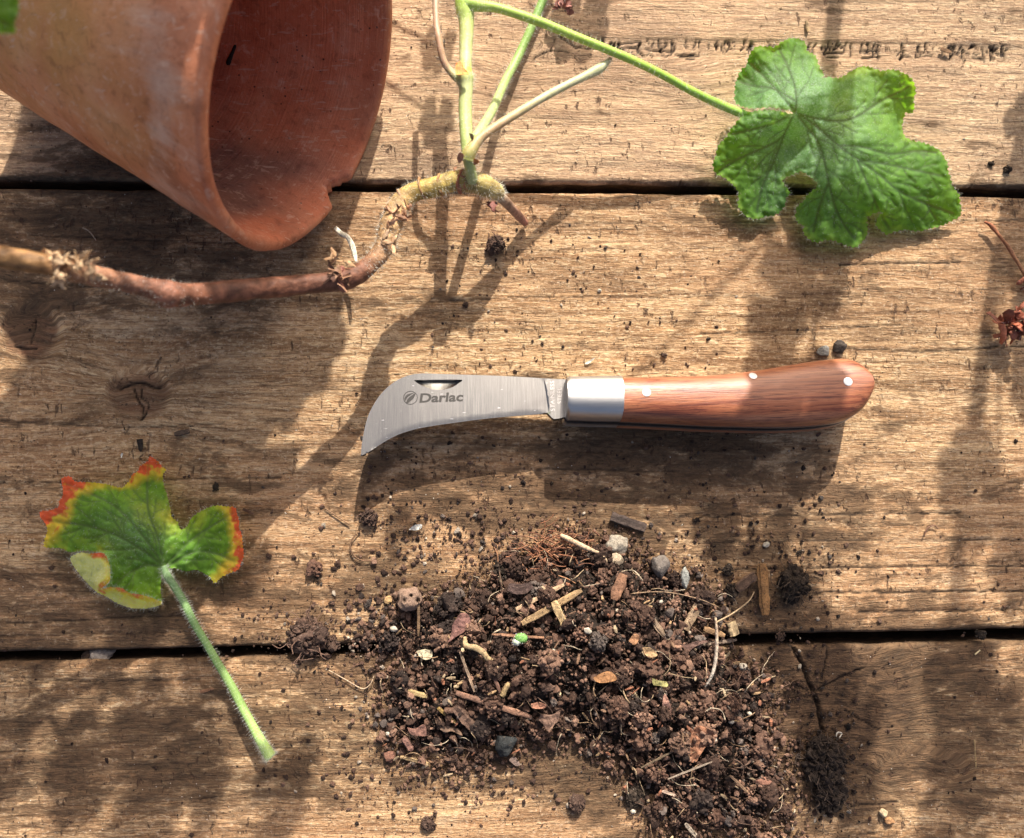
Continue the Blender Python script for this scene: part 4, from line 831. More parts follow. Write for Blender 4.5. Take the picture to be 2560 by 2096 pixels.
# ------------------------------------------------------------------ pruning knife
kn = empty('pruning_knife', W(1520, 985, 0), 'pruning knife with hooked steel blade and rosewood handle lying open', 'knife')
RHO = math.radians(12)
Kx = np.array([1.0, .012, 0]); Kx /= np.linalg.norm(Kx)
Ky0 = np.cross([0, 0, 1], Kx); Ky = Ky0 * math.cos(RHO) - np.array([0, 0, 1]) * math.sin(RHO); Kn = np.cross(Kx, Ky)
K0 = W(1480, 985, .0117)
def K(px, py, off=0.0):
    d = fwd + rgt * ((px - 1280) / FPX) - upv * ((py - 1048) / FPX); o = K0 + Kn * off
    t = ((o - CAM) @ Kn) / (d @ Kn); P = CAM + d * t - o; return np.array([P @ Kx, P @ Ky]) * 1000
def KW(u, v, off): return K0 + (np.asarray(u) / 1000)[..., None] * Kx + (np.asarray(v) / 1000)[..., None] * Ky + np.asarray(off)[..., None] * Kn
ck2 = lambda L: np.array([K(860 + x / 3.0286, 880 + y / 3.0286, .0012) for x, y in L])
spine = ck2([(125, 785), (133, 700), (150, 600), (175, 500), (205, 430), (240, 370), (280, 315), (330, 265), (390, 220), (450, 190), (520, 170), (600, 162), (700, 165), (900, 172), (1100, 178), (1300, 187), (1510, 200), (1600, 207), (1700, 209), (1800, 212)])
edge = ck2([(125, 785), (170, 765), (220, 735), (280, 695), (350, 655), (430, 618), (550, 583), (700, 556), (850, 535), (1000, 515), (1150, 498), (1300, 485), (1430, 475), (1500, 470)])
tang = ck2([(1500, 470), (1515, 462), (1540, 462), (1552, 475), (1575, 500), (1590, 510), (1625, 506), (1690, 490), (1800, 484)])
sp1 = catmull(spine[:13], 5)[:-1]; sp2 = catmull(spine[12:], 3); ed1 = catmull(edge, 5)[:-1]
outl = np.vstack([sp1, sp2, tang[::-1], ed1[::-1][:-1]])
nickP = ck2([(528, 214), (600, 211), (750, 210), (895, 211), (870, 235), (835, 260), (790, 278), (735, 288), (680, 285), (630, 272), (575, 248), (545, 228)])
nick = catmull(np.vstack([nickP, nickP[0]]), 2)
bevel = ck2([(1520, 440), (1400, 445), (1300, 452), (1100, 472), (900, 497), (700, 521), (550, 548), (420, 583), (330, 625), (260, 672), (200, 722), (150, 765)])
ric = ck2([(1512, 202), (1530, 330), (1548, 455)])
nl = catmull(nickP[3:], 3); nl = np.vstack([nl, nickP[:1]]); tx0, tx1 = nickP[0], nickP[3]
inner = [np.array([p + ((tx0 + (tx1 - tx0) * (p[0] - tx0[0]) / (tx1[0] - tx0[0])) - p) * f for p in nl[2:-2]]) for f in (.3, .6, .85, .96)]
V2, F = cdt(outl, .9, [nick, catmull(bevel, 3), ric] + inner, jit=.1)
u, v = V2[:, 0], V2[:, 1]; EL = np.vstack([edge]); de = segdist(u, v, catmull(EL, 3))
dbv = segdist(u, v, bevel); side = de < 12 / 3.0286 * S * 1000 * 3.2
bw = segdist(bevel[:, 0], bevel[:, 1], catmull(EL, 3)).mean()
topz = np.full(len(V2), .0011)
# taper to a keen edge below the grind line
frac = de / (de + dbv + 1e-9); below = np.zeros(len(V2), bool)
bpoly = np.vstack([bevel, edge]); below = inpoly(u, v, bpoly) | (de < 1e-3)
topz = np.where(below, .00098 + (.0011 - .00098) * np.clip(frac, 0, 1), topz)
topz = topz - .00035 * sstep(20, 0, u - u.min()) 
innick = inpoly(u, v, nick) & (segdist(u, v, nick) > 1e-4); xt = nickP[:4]; dtop = segdist(u, v, xt); dbt = segdist(u, v, nickP[3:])
topz = np.where(innick, topz - .00130 * np.clip(dbt / (dbt + dtop + 1e-6), 0, 1)**.9 * sstep(0, .12, dtop), topz)
ric_u = np.interp(v, ric[::-1, 1], ric[::-1, 0]); topz = np.where(u > ric_u + .02, topz + .00022, topz)
n = len(V2); Vt = KW(u, v, topz); Vb = KW(u, v, np.where(below, .0007 - .0017 * np.clip(frac, 0, 1), -.001))
E = {(a, b) for f in F for a, b in ((f[0], f[1]), (f[1], f[2]), (f[2], f[0]))}
sidef = np.array([t for (a, b) in E if (b, a) not in E for t in ((a, a + n, b), (b, a + n, b + n))])
MB().add(np.vstack([Vt, Vb]), np.vstack([F, F[:, ::-1] + n, sidef])).build('blade', M['blade'], kn, smooth=True, sharp=14)
# etched lettering and emblem, stamped words
def text_mesh(body, p0, p1, height_mm, name, off, th, shear=0.0, bold=0.0, mat='etch', stretch=None):
    cu = bpy.data.curves.new(name, 'FONT'); cu.body = body; cu.size = 1.0; cu.shear = shear; cu.offset = bold; cu.extrude = .02; cu.resolution_u = 4
    to = bpy.data.objects.new(name + '_curve', cu); COL.objects.link(to); bpy.context.view_layer.update()
    me = bpy.data.meshes.new_from_object(to.evaluated_get(bpy.context.evaluated_depsgraph_get())); bpy.data.objects.remove(to)
    co = np.array([tuple(x.co) for x in me.vertices]); F = tri([tuple(p.vertices) for p in me.polygons]); bpy.data.meshes.remove(me)
    x0, x1 = co[:, 0].min(), co[:, 0].max(); capH = co[:, 1].max() - max(co[:, 1].min(), -.01)
    d = p1 - p0; L = np.linalg.norm(d); d /= L; nn = np.array([-d[1], d[0]]); sx = L / (x1 - x0); sy = height_mm / capH
    U = p0 + ((co[:, 0] - x0) * sx)[:, None] * d + (co[:, 1] * sy)[:, None] * nn
    zz = np.where(co[:, 2] > 0, off + th, off - .00003); return MB().add(KW(U[:, 0], U[:, 1], zz), F).build(name, M[mat], kn, smooth=False)
mm = S * 1000 / 3.0286 * .96
q = lambda x, y: ck2([(x, y)])[0]
text_mesh('Darlac', q(570, 383), q(905, 371), 72 * mm, 'brand_lettering', .00112, .00002, shear=.12, bold=.030)
text_mesh('STAINLESS', q(1594, 450), q(1590, 222), 31 * mm, 'stamped_lettering', .00132, .00009, bold=.004, mat='liner')
text_mesh('STEEL', q(1647, 396), q(1646, 272), 31 * mm, 'stamped_lettering', .00132, .00009, bold=.004, mat='liner')
em = MB(); cc = q(503, 347); A = np.linspace(0, 2 * np.pi, 48, endpoint=False); ro, ri = 54 * mm, 48.5 * mm
V = np.vstack([cc + r_ * np.stack([np.cos(A), np.sin(A)], 1) for r_ in (ri, ro)]); j = np.arange(48); k = (j + 1) % 48
em.add(KW(V[:, 0], V[:, 1], np.full(96, .00114)), np.vstack([np.stack([j, j + 48, k + 48], 1), np.stack([j, k + 48, k], 1)]))
def patch(L):
    P = catmull(ck2(L + [L[0]]), 3)[:-1]; V2_, F_ = cdt(P, .5); em.add(KW(V2_[:, 0], V2_[:, 1], np.full(len(V2_), .00114)), F_)
patch([(462, 375), (458, 350), (475, 325), (505, 315), (535, 308), (505, 325), (480, 345)]); patch([(470, 383), (485, 352), (515, 328), (540, 312), (535, 335), (520, 358), (500, 375), (478, 390), (480, 378), (500, 352), (490, 360)][:8])
em.build('leaf_emblem', M['etch'], kn, smooth=False)
# handle
ck3 = lambda L, off: np.array([K(1360 + x / 2.465, 860 + y / 2.465, off) for x, y in L])
up_ = catmull(ck3([(475, 203), (700, 200), (900, 193), (1050, 186), (1200, 172), (1350, 150), (1500, 125), (1650, 101), (1780, 86), (1850, 83), (1905, 96), (1955, 132), (1988, 185), (2004, 245)], .0068), 4)
lo_ = catmull(ck3([(475, 470), (650, 478), (800, 485), (1000, 496), (1200, 501), (1400, 505), (1600, 500), (1750, 486), (1850, 466), (1910, 440), (1960, 400), (1990, 350), (2003, 300), (2004, 245)], .0045), 4)
def half_shell(U, Lw, z0, zt, name, mat, sgn=1, ramp=True, nseg=22, tipround=True, parent=kn):
    """domed scale between the upper outline U and lower outline Lw, base at z0, crown at z0+zt"""
    m = 60; 
    def arc(P, m):
        s_ = np.r_[0, np.cumsum(np.hypot(*np.diff(P, axis=0).T))]; t = (1 - np.cos(np.linspace(0, 1, m) * np.pi / 2)) if False else np.linspace(0, 1, m)**.9
        return np.stack([np.interp(t * s_[-1], s_, P[:, 0]), np.interp(t * s_[-1], s_, P[:, 1])], 1)
    a, b_ = arc(U, m), arc(Lw, m); th = np.linspace(0, 1, nseg)
    rows = []
    for i in range(m):
        wdt = np.hypot(*(a[i] - b_[i])); f = min(1, (wdt / 7.0))**.5 if ramp else 1
        s_ = -np.cos(th * np.pi); x = np.sign(s_) * np.abs(s_)**.8; hgt = (1 - np.abs(x)**2.6)**(.5)
        P = b_[i] + (a[i] - b_[i]) * ((x + 1) / 2)[:, None]; rows.append(KW(P[:, 0], P[:, 1], sgn * (z0 + (.0022 + (zt - .0022) * hgt) * f)))
    V = np.stack(rows); base = np.stack([KW(np.array([b_[i][0], a[i][0]]), np.array([b_[i][1], a[i][1]]), np.array([sgn * z0] * 2)) for i in range(m)])
    V = np.concatenate([base[:, :1], V, base[:, 1:]], 1); n0, n1 = V.shape[:2]
    i = np.arange(n0 - 1)[:, None] * n1; j = np.arange(n1 - 1)[None]; q_ = (i + j).ravel()
    F = np.vstack([np.stack([q_, q_ + n1, q_ + 1], 1), np.stack([q_ + 1, q_ + n1, q_ + n1 + 1], 1)])
    bs = (np.arange(n0 - 1) * n1); F = np.vstack([F, np.stack([bs, bs + n1 - 1, bs + n1], 1), np.stack([bs + n1, bs + n1 - 1, bs + 2 * n1 - 1], 1)])
    F = np.vstack([F, tri([list(range(n1))]), tri([list(range((n0 - 1) * n1, n0 * n1))[::-1]])])
    if sgn < 0: F = F[:, ::-1]
    return MB().add(V.reshape(-1, 3), F).build(name, M[mat], parent, smooth=True, sharp=38)
half_shell(up_, lo_, .0023, .0084, 'handle_scale', 'rose', 1); half_shell(up_, lo_, .0023, .0080, 'handle_scale', 'rose', -1)
bu = ck3([(136, 214), (152, 201), (300, 198), (474.3, 196)], .0062); bl = ck3([(136, 446), (152, 462), (300, 468), (474.3, 471)], .0035)
bu[:, 1] += .12; bl[:, 1] -= .05
half_shell(bu, bl, .0023, .0088, 'bolster', 'bolster', 1, False); half_shell(bu, bl, .0023, .0084, 'bolster', 'bolster', -1, False)
full = np.vstack([np.vstack([bu, up_]), np.vstack([bl, lo_])[::-1][1:]]); cmid = full.mean(0)
full2 = full.copy()
def slab(P, z0, z1, name, mat, parent=kn):
    V2_, F_ = cdt(P, 4.0, jit=.1); n = len(V2_); E = {(a, b) for f in F_ for a, b in ((f[0], f[1]), (f[1], f[2]), (f[2], f[0]))}
    sf = np.array([t for (a, b) in E if (b, a) not in E for t in ((a, a + n, b), (b, a + n, b + n))])
    return MB().add(np.vstack([KW(V2_[:, 0], V2_[:, 1], np.full(n, z1)), KW(V2_[:, 0], V2_[:, 1], np.full(n, z0))]), np.vstack([F_, F_[:, ::-1] + n, sf])).build(name, M[mat], parent, smooth=False)
full2 = full2 + (full2 - cmid) / (np.linalg.norm(full2 - cmid, axis=1)[:, None]) * .12
slab(full2, .00125, .0023, 'liner', 'liner'); slab(full2, -.0023, -.00125, 'liner', 'liner')
spr = np.vstack([np.vstack([bu, up_])[:-14], (np.vstack([bu, up_])[:-14] + [0, -6.5])[::-1]]); slab(spr, -.0012, .0012, 'back_spring', 'liner')
def dome(u_, v_):
    k = up_[:, 0].argmax() + 1; a_ = np.interp(u_, up_[:k, 0], up_[:k, 1]); k = lo_[:, 0].argmax() + 1; b_ = np.interp(u_, lo_[:k, 0], lo_[:k, 1])
    x = np.clip(2 * (v_ - b_) / (a_ - b_ + 1e-6) - 1, -.985, .985); return .0023 + .0022 + (.0084 - .0022) * (1 - np.abs(x)**2.6)**.5
for (x, y, rp) in ((632, 299, 27), (1288, 197, 25), (1873, 233, 28)):
    off_ = .008
    for _ in range(6): c_ = ck3([(x, y)], off_)[0]; off_ = dome(*c_)
    rm = rp / 2.465 * S * 1000 * .95; V, F = ICO[3]; gu = (dome(c_[0] + .3, c_[1]) - dome(c_[0] - .3, c_[1])) / .6; gv = float(np.clip((dome(c_[0], c_[1] + .3) - dome(c_[0], c_[1] - .3)) / .6, -.0012, .0012))
    U = np.stack([V[:, 0] * rm, V[:, 1] * rm], 1) + c_; zz = off_ + gu * V[:, 0] * rm + gv * V[:, 1] * rm + np.sign(V[:, 2]) * np.abs(V[:, 2])**.5 * .00022
    MB().add(KW(U[:, 0], U[:, 1], zz), F).build('rivet', M['pin'], kn)

# ------------------------------------------------------------------ leaves
def serrate(O, amp, step, seed, closed=True):
    """toothed margin: resample a closed outline and push teeth outwards"""
    P = catmull(np.vstack([O, O[0]]), 8)[:-1]; s_ = np.r_[0, np.cumsum(np.hypot(*np.diff(np.vstack([P, P[0]]), axis=0).T))]; L = s_[-1]; PP = np.vstack([P, P[0]])
    n = int(L / (step / 4)); t = np.linspace(0, L, n, endpoint=False); Q = np.stack([np.interp(t, s_, PP[:, 0]), np.interp(t, s_, PP[:, 1])], 1)
    T = np.roll(Q, -1, 0) - np.roll(Q, 1, 0); T /= np.linalg.norm(T, axis=1)[:, None] + 1e-9; N = np.stack([T[:, 1], -T[:, 0]], 1)
    A_ = .5 * np.sum(P[:, 0] * np.roll(P[:, 1], -1) - np.roll(P[:, 0], -1) * P[:, 1]); N = N if A_ > 0 else -N
    ph = t / step + .6 * fbm(t / step / 3, seed, 0, 2); saw = np.abs((ph % 1) - .5) * 2
    return Q + N * (amp * (saw - .5) * (1 + .6 * fbm(t / 60, seed + 3, 0, 2)))[:, None]
def leaf(name, outline, ctrl, veins, spacing, parent, mat, crop, edgef=None, fuzzf=None, vdepth=.00045, seed=1, teeth=(3.5, 13), hair=900, centre=None, lines=(), sec=True, puck=.00022, label=None):
    cv = lambda L: np.array(L, float) / crop[2] + np.array(crop[:2])
    O = serrate(cv(outline), teeth[0], teeth[1], seed); zc = rbf([(a / crop[2] + crop[0], b / crop[2] + crop[1], z / 1000) for a, b, z in ctrl])
    V2, F = cdt(O, spacing, jit=.5, seed=seed); x, y = V2[:, 0], V2[:, 1]
    VL = []      # (polyline, strength, width)
    rg = random.Random(seed)
    for L in veins:
        L = catmull(cv(L), 5); VL.append((L, 1.0, 7.0))
        if not sec: continue
        s_ = np.r_[0, np.cumsum(np.hypot(*np.diff(L, axis=0).T))]; tot = s_[-1]; a = 35; sg = 1
        while a < tot * .93:
            p = np.array([np.interp(a, s_, L[:, 0]), np.interp(a, s_, L[:, 1])]); b = min(a + 8, tot); p2 = np.array([np.interp(b, s_, L[:, 0]), np.interp(b, s_, L[:, 1])]); d = p2 - p; th = math.atan2(d[1], d[0]); ln = rg.uniform(.55, 1.0) * min(95, 30 + (tot - a) * .55)
            for side_ in (sg,):
                pts = [p]; an = th + side_ * .75; q_ = p.copy()
                for k in range(6): an -= side_ * .06 + rg.uniform(-.12, .12); q_ = q_ + np.array([math.cos(an), math.sin(an)]) * ln / 6; pts.append(q_.copy())
                VL.append((np.array(pts), .6, 4.5))
                for kk in (2, 4):
                    an2 = an + side_ * .9 * (1 if kk == 2 else -1); pp = pts[kk]; VL.append((np.array([pp, pp + np.array([math.cos(an2), math.sin(an2)]) * ln * .28, pp + np.array([math.cos(an2 + .2), math.sin(an2 + .2)]) * ln * .5]), .38, 3.5))
            a += rg.uniform(28, 44); sg = -sg
    def vfield(x, y):
        g_ = np.zeros(len(x)); vn = np.zeros(len(x)); dm = np.full(len(x), 1e9)
        for L, st_, wd in VL:
            bx0, by0 = L.min(0) - 40; bx1, by1 = L.max(0) + 40; k = (x > bx0) & (x < bx1) & (y > by0) & (y < by1)
            if not k.any(): continue
            d = segdist(x[k], y[k], L); g_[k] = np.maximum(g_[k], st_ * np.exp(-(d / (wd * 1.1))**2)); vn[k] = np.maximum(vn[k], st_**.6 * np.exp(-(d / (wd * .42))**2)); dm[k] = np.minimum(dm[k], d / (.5 + .5 * st_))
        return g_, vn, dm
    gr, vn, dm = vfield(x, y); dO = segdist(x, y, O, True)
    z = zc(x, y) - vdepth * gr + puck * sstep(0, 14, np.minimum(dm, 40)) * (.6 + .6 * fbm(x / 18, y / 18, seed, 2)) + .0004 * fbm(x / 30, y / 30, seed + 5, 2) * 1.5
    z = z + .0011 * sstep(22, 0, dO) * fbm(x / 24, y / 24, seed + 8, 2)
    z = np.maximum(z, .0012)
    V = np.array([W(a, b, c) for a, b, c in zip(x, y, z)])
    ed = edgef(x, y, dO) if edgef else sstep(26, 0, dO) * .42; fz = fuzzf(x, y) if fuzzf else np.zeros(len(x))
    mb = MB(); mb.add(V, F[:, ::-1]); ob = mb.build(name, M[mat], parent, attrs=dict(vein=vn, edge=ed, fuzz=fz))
    if label: ob['label'] = label
    # hairs on the margin and surface
    nb = len(O); hb = MB(); rg_ = np.random.default_rng(seed)
    T = np.roll(O, -1, 0) - np.roll(O, 1, 0); T /= np.linalg.norm(T, axis=1)[:, None] + 1e-9; N = np.stack([T[:, 1], -T[:, 0]], 1); A_ = .5 * np.sum(O[:, 0] * np.roll(O[:, 1], -1) - np.roll(O[:, 0], -1) * O[:, 1]); N = N if A_ > 0 else -N
    idx = rg_.integers(0, nb, hair); p = O[idx] + rg_.normal(size=(hair, 2)) * 1.0; zz = np.maximum(zc(p[:, 0], p[:, 1]), .0012)
    PV = np.array([W(a, b, c) for (a, b), c in zip(p, zz)]); NN = np.stack([N[idx, 0], -N[idx, 1], np.full(hair, .4)], 1); hairs(PV, NN, .0013, hb, rng=rg_)
    ns = hair * 2; pr = (.15 + fz); pr = pr / pr.sum(); idx = rg_.choice(len(V), ns, p=pr); hairs(V[idx], np.tile([.0, -.3, 1.0], (ns, 1)) + rg_.normal(size=(ns, 3)) * .5, .0011, hb, rng=rg_, width=.00002)
    h_ = hb.build('leaf_hairs', M['hair'], ob, smooth=False); h_['kind'] = 'stuff'
    return ob
# ------------------------------------------------------------------ the long geranium cutting
cut = empty('geranium_cutting', W(1165, 450, 0), 'leggy geranium cutting with bare woody stem, green stalks and one large fresh leaf', 'plant')
def grad(P, seg, stops, cap=True):
    n = len(P); t = np.linspace(0, 1, n); s_ = np.array([q_[0] for q_ in stops]); C_ = np.stack([np.interp(t, s_, [q_[1][k] for q_ in stops]) for k in range(3)], 1); C_ = np.repeat(C_, seg, 0)
    return np.vstack([C_, C_[0], C_[-1]])
wrows = [(-160, 622, .100, 30), (-40, 635, .094, 28), (60, 652, .090, 27), (106, 660, .088, 26), (150, 668, .086, 27), (215, 684, .083, 27), (277, 699, .079, 24), (340, 713, .075, 24), (383, 723, .072, 26), (418, 734, .070, 35), (438, 737, .069, 33), (480, 736, .066, 27), (555, 731, .060, 27), (640, 722, .054, 26), (720, 716, .048, 25), (800, 708, .043, 24), (850, 700, .040, 28), (887, 690, .038, 25), (930, 657, .036, 23), (958, 622, .035, 24), (972, 580, .034, 27), (986, 538, .033, 27), (1003, 506, .032, 25), (1032, 481, .031, 24), (1080, 470, .030, 25), (1128, 456, .028, 26), (1168, 452, .028, 28), (1213, 466, .027, 27), (1240, 480, .025, 21), (1250, 490, .023, 13)]
P, R_, V, F = pxtube(wrows, 7, seg=36, amp=.09, fr=330)
RD = (.17, .068, .038); TN = (.40, .25, .13); OL = (.38, .27, .07)
cw = grad(P, 36, [(0, (.26, .14, .05)), (.13, (.28, .15, .06)), (.18, (.33, .17, .10)), (.26, (.26, .11, .065)), (.50, (.165, .066, .037)), (.60, (.18, .075, .042)), (.66, TN), (.74, (.52, .34, .16)), (.80, OL), (.9, (.42, .32, .09)), (1, (.42, .34, .16))])
nzz = fbm(V[:, 0] * 320, V[:, 1] * 320, V[:, 2] * 320, 3); cw = cw * (1 + .5 * nzz)[:, None]
MB().add(V, F, np.clip(cw, .02, .8)).build('woody_stem', M['bark'], cut)
# rings and scars where leaves were shed
def ring(px, py, z, rpx, ang, c, wd=3.5, name='leaf_scar'):
    A = np.linspace(0, 2 * np.pi, 40); c0 = W(px, py, z); t = np.array([math.cos(ang), -math.sin(ang), 0]); n_ = np.array([math.sin(ang), math.cos(ang), 0]); R = rpx * S * (CAM[2] - z) / CAM[2]
    Pp = c0 + R * (np.cos(A)[:, None] * n_ + np.sin(A)[:, None] * np.array([0, 0, 1])) + t * (.0006 * np.sin(A * 2 + 1))[:, None]
    V, F = tube(Pp, wd * S * (1 + .3 * np.sin(A * 3)), 7, amp=.4, fr=700, cap=False, up=tuple(t)); MB().add(V, F, c).build(name, M['bark'], cut)
for a_ in ((424, 733, .070, 32, .25, (.50, .28, .20), 4), (1008, 500, .0315, 25, -.75, (.50, .30, .18), 3.5), (1052, 472, .0305, 25, -.35, (.34, .18, .08), 3), (1098, 464, .0292, 26, -.2, (.36, .20, .08), 3), (1150, 455, .028, 28, .1, (.36, .13, .07), 4), (988, 540, .033, 27, -1.1, (.42, .24, .14), 4), (962, 612, .0345, 24, -.95 + .5, (.50, .33, .20), 3.5), (854, 700, .040, 27, -.1, (.30, .12, .09), 5)): ring(*a_) if a_[0] != 424 else None
def scales(pts, z, c, n, rpx, lpx, seed, name='dry_bract'):
    """papery torn bracts round a node"""
    rg = np.random.default_rng(seed); mb = MB()
    for k in range(n):
        x, y = pts[rg.integers(len(pts))]; x += rg.normal() * rpx * .45; y += rg.normal() * rpx * .45; an = rg.uniform(0, 6.28); L = lpx * rg.uniform(.5, 1.2); wd = L * rg.uniform(.25, .55); zz = z + rg.uniform(-.001, .0036)
        c0 = W(x, y, zz); d = np.array([math.cos(an), math.sin(an), rg.uniform(-.2, .7)]); d /= np.linalg.norm(d); s_ = np.cross(d, rg.normal(size=3)); s_ /= np.linalg.norm(s_); up__ = np.cross(s_, d); T = np.linspace(0, 1, 6)
        rows = [c0 + d * L * S * t + up__ * L * S * .35 * t * t + s_ * wd * S * .5 * w_ * math.sin(math.pi * (.15 + .8 * t)) * (1 + .3 * rg.normal()) + up__ * abs(w_) * wd * S * .25 for t in T for w_ in (-1, 0, 1)]
        Fq = []
        for i in range(5):
            for j in range(2): a = i * 3 + j; Fq += [(a, a + 1, a + 4), (a, a + 4, a + 3)]
        mb.add(np.array(rows), np.array(Fq), np.asarray(c) * rg.uniform(.6, 1.35))
    return mb.build(name, M['bark'], cut)
scales([(130, 640), (160, 650), (200, 648), (215, 665), (230, 685), (150, 690), (190, 670)], .0880, (.60, .42, .25), 130, 17, 17, 3)
scales([(835, 680), (850, 668), (860, 690), (820, 660), (846, 708)], .043, (.36, .20, .12), 12, 9, 30, 4); scales([(824, 652), (838, 640), (862, 655)], .043, (.52, .32, .17), 7, 6, 22, 5)
scales([(988, 535), (1000, 525), (1012, 545), (975, 560), (1035, 520)], .0350, (.40, .22, .13), 26, 14, 22, 6); scales([(955, 595), (975, 610)], .0365, (.52, .34, .2), 12, 12, 24, 7)
scales([(1135, 430), (1160, 440), (1165, 470)], .0305, (.42, .18, .10), 9, 8, 14, 8); scales([(1232, 505), (1240, 512)], .024, (.34, .12, .09), 3, 4, 26, 9)
P, R_, V, F = pxtube([(1240, 484, .0235, 14), (1258, 499, .021, 13), (1284, 527, .012, 11.5), (1300, 544, .006, 10.5), (1313, 558, .0022, 9)], 6, seg=16, amp=.12, fr=500)
MB().add(V, F, grad(P, 16, [(0, (.40, .30, .18)), (.5, (.36, .21, .15)), (1, (.38, .17, .12))])).build('broken_stub', M['bark'], cut)
G1 = (.36, .46, .17); G2 = (.30, .46, .09); G3 = (.46, .46, .26); PK = (.52, .30, .20)
def stalk(rows, stops, name, seg=18, par=cut, hair_n=700, hl=.0016, mat='stem', dens_top=True, hw=.000026):
    P, R_, V, F = pxtube(rows, 8, seg=seg, amp=.04, fr=220); o = MB().add(V, F, grad(P, seg, stops)).build(name, M[mat], par)
    rg = np.random.default_rng(len(P)); n = len(P); i = rg.integers(0, n * seg, hair_n); nrm = V[i] - P[i // seg]; nrm /= np.linalg.norm(nrm, axis=1)[:, None]
    hb = MB(); hairs(V[i], nrm, hl, hb, rng=rg, width=hw); h_ = hb.build('stem_hairs', M['hair'], o, smooth=False); h_['kind'] = 'stuff'; return o
stalk([(1180, 452, .030, 16), (1177, 430, .033, 14), (1171, 395, .036, 15), (1167, 357, .036, 16), (1163, 277, .0345, 17), (1165, 222, .034, 18), (1162, 200, .034, 23), (1161, 188, .034, 22), (1163, 170, .034, 17), (1165, 120, .033, 17), (1166, 60, .0325, 19), (1163, 30, .0325, 23), (1160, 5, .0325, 24), (1158, -40, .0325, 20), (1155, -120, .033, 18)], [(0, (.42, .46, .2)), (.2, (.46, .56, .2)), (.38, (.54, .58, .28)), (.55, (.44, .58, .10)), (.6, (.56, .58, .30)), (.85, (.44, .62, .10)), (1, (.4, .6, .12))], 'green_stem', seg=22, hair_n=1800)
stalk([(1160, 10, .033, 20), (1198, 15, .0345, 15), (1246, 21, .035, 12), (1349, 55, .034, 12), (1436, 91, .032, 11.5), (1535, 131, .030, 11), (1634, 176, .0265, 10.5), (1733, 230, .021, 10.5), (1800, 262, .0165, 11), (1850, 283, .0145, 11), (1890, 300, .0125, 10), (1930, 312, .009, 9), (1975, 300, .012, 8)], [(0, G2), (.15, (.44, .58, .12)), (.5, (.34, .54, .08)), (1, (.28, .50, .10))], 'leaf_stalk', hair_n=2600)
stalk([(1186, 350, .035, 13), (1230, 277, .020, 12), (1262, 206, .009, 11), (1297, 139, .0045, 11), (1333, 59, .004, 11), (1358, 0, .004, 11), (1385, -60, .005, 11)], [(0, (.44, .52, .24)), (.5, (.27, .42, .12)), (1, (.20, .38, .10))], 'leaf_stalk', hair_n=1300)
stalk([(1168, 398, .037, 20), (1176, 378, .038, 17), (1206, 341, .037, 12), (1278, 293, .0345, 11), (1377, 234, .0315, 10), (1456, 194, .029, 10.5), (1496, 174, .028, 13), (1516, 158, .028, 8), (1527, 147, .028, 5)], [(0, (.42, .46, .13)), (.25, (.46, .32, .18)), (.35, (.52, .36, .2)), (.5, (.56, .54, .32)), (.85, (.52, .52, .32)), (1, (.50, .32, .22))], 'cut_flower_stalk', hair_n=700)
stalk([(1086, -60, .03, 8), (1089, 10, .033, 8), (1091, 59, .035, 8), (1097, 99, .036, 8.5), (1107, 147, .035, 9), (1123, 176, .034, 9), (1144, 198, .034, 10)], [(0, (.26, .24, .18)), (.35, PK), (.75, (.55, .34, .22)), (1, (.44, .46, .2))], 'flower_stalk', hair_n=300)
def stipule(L, z, c, crop, tilt=(.2, .8)):
    O = np.array(L, float) / crop[2] + np.array(crop[:2]); V2, F = cdt(catmull(np.vstack([O, O[0]]), 3)[:-1], 3.0); cy = O[:, 1].max(); V = np.array([W(a, b, z + (cy - b) * S * tilt[1] + .0002 * math.sin(a)) for a, b in V2]); MB().add(np.vstack([V, V - [0, 0, .0002]]), np.vstack([F, F[:, ::-1] + len(V)]), c).build('stipule', M['bark'], cut)
c4 = (1040, 0, 2.524)
stipule([(252, 397), (285, 390), (300, 425), (332, 464), (300, 470), (250, 466)], .0395, (.80, .26, .06), c4, (.2, -.25)); stipule([(258, 1000), (272, 965), (300, 975), (295, 1010), (270, 1030)], .038, (.50, .22, .12), c4); stipule([(365, 1000), (400, 1018), (378, 1040), (362, 1035)], .038, (.60, .22, .06), c4); stipule([(335, 840), (360, 850), (362, 880), (345, 875)], .039, (.42, .28, .13), c4)
stipule([(440, 1290), (500, 1272), (515, 1290), (490, 1310), (530, 1345), (480, 1320)], .022, (.36, .12, .08), c4, (.1, .2))
# fuzz on the upper woody stem
rg = np.random.default_rng(9); hb = MB(); Pw, Rw, Vw_, Fw_ = pxtube(wrows, 7, seg=28, amp=.05, fr=260); nrows = len(Pw); i = rg.integers(int(.60 * nrows) * 28, nrows * 28 - 28, 2600); nrm = Vw_[i] - Pw[i // 28]; nrm /= np.linalg.norm(nrm, axis=1)[:, None]; hairs(Vw_[i], nrm + [0.3, -.3, 0], .0015, hb, rng=rg, width=.00004)
i = rg.integers(int(.12 * nrows) * 28, int(.40 * nrows) * 28, 700); nrm = Vw_[i] - Pw[i // 28]; nrm /= np.linalg.norm(nrm, axis=1)[:, None]; hairs(Vw_[i], nrm, .0010, hb, rng=rg, width=.00003)
h_ = hb.build('stem_hairs', M['hair'], cut, smooth=False); h_['kind'] = 'stuff'
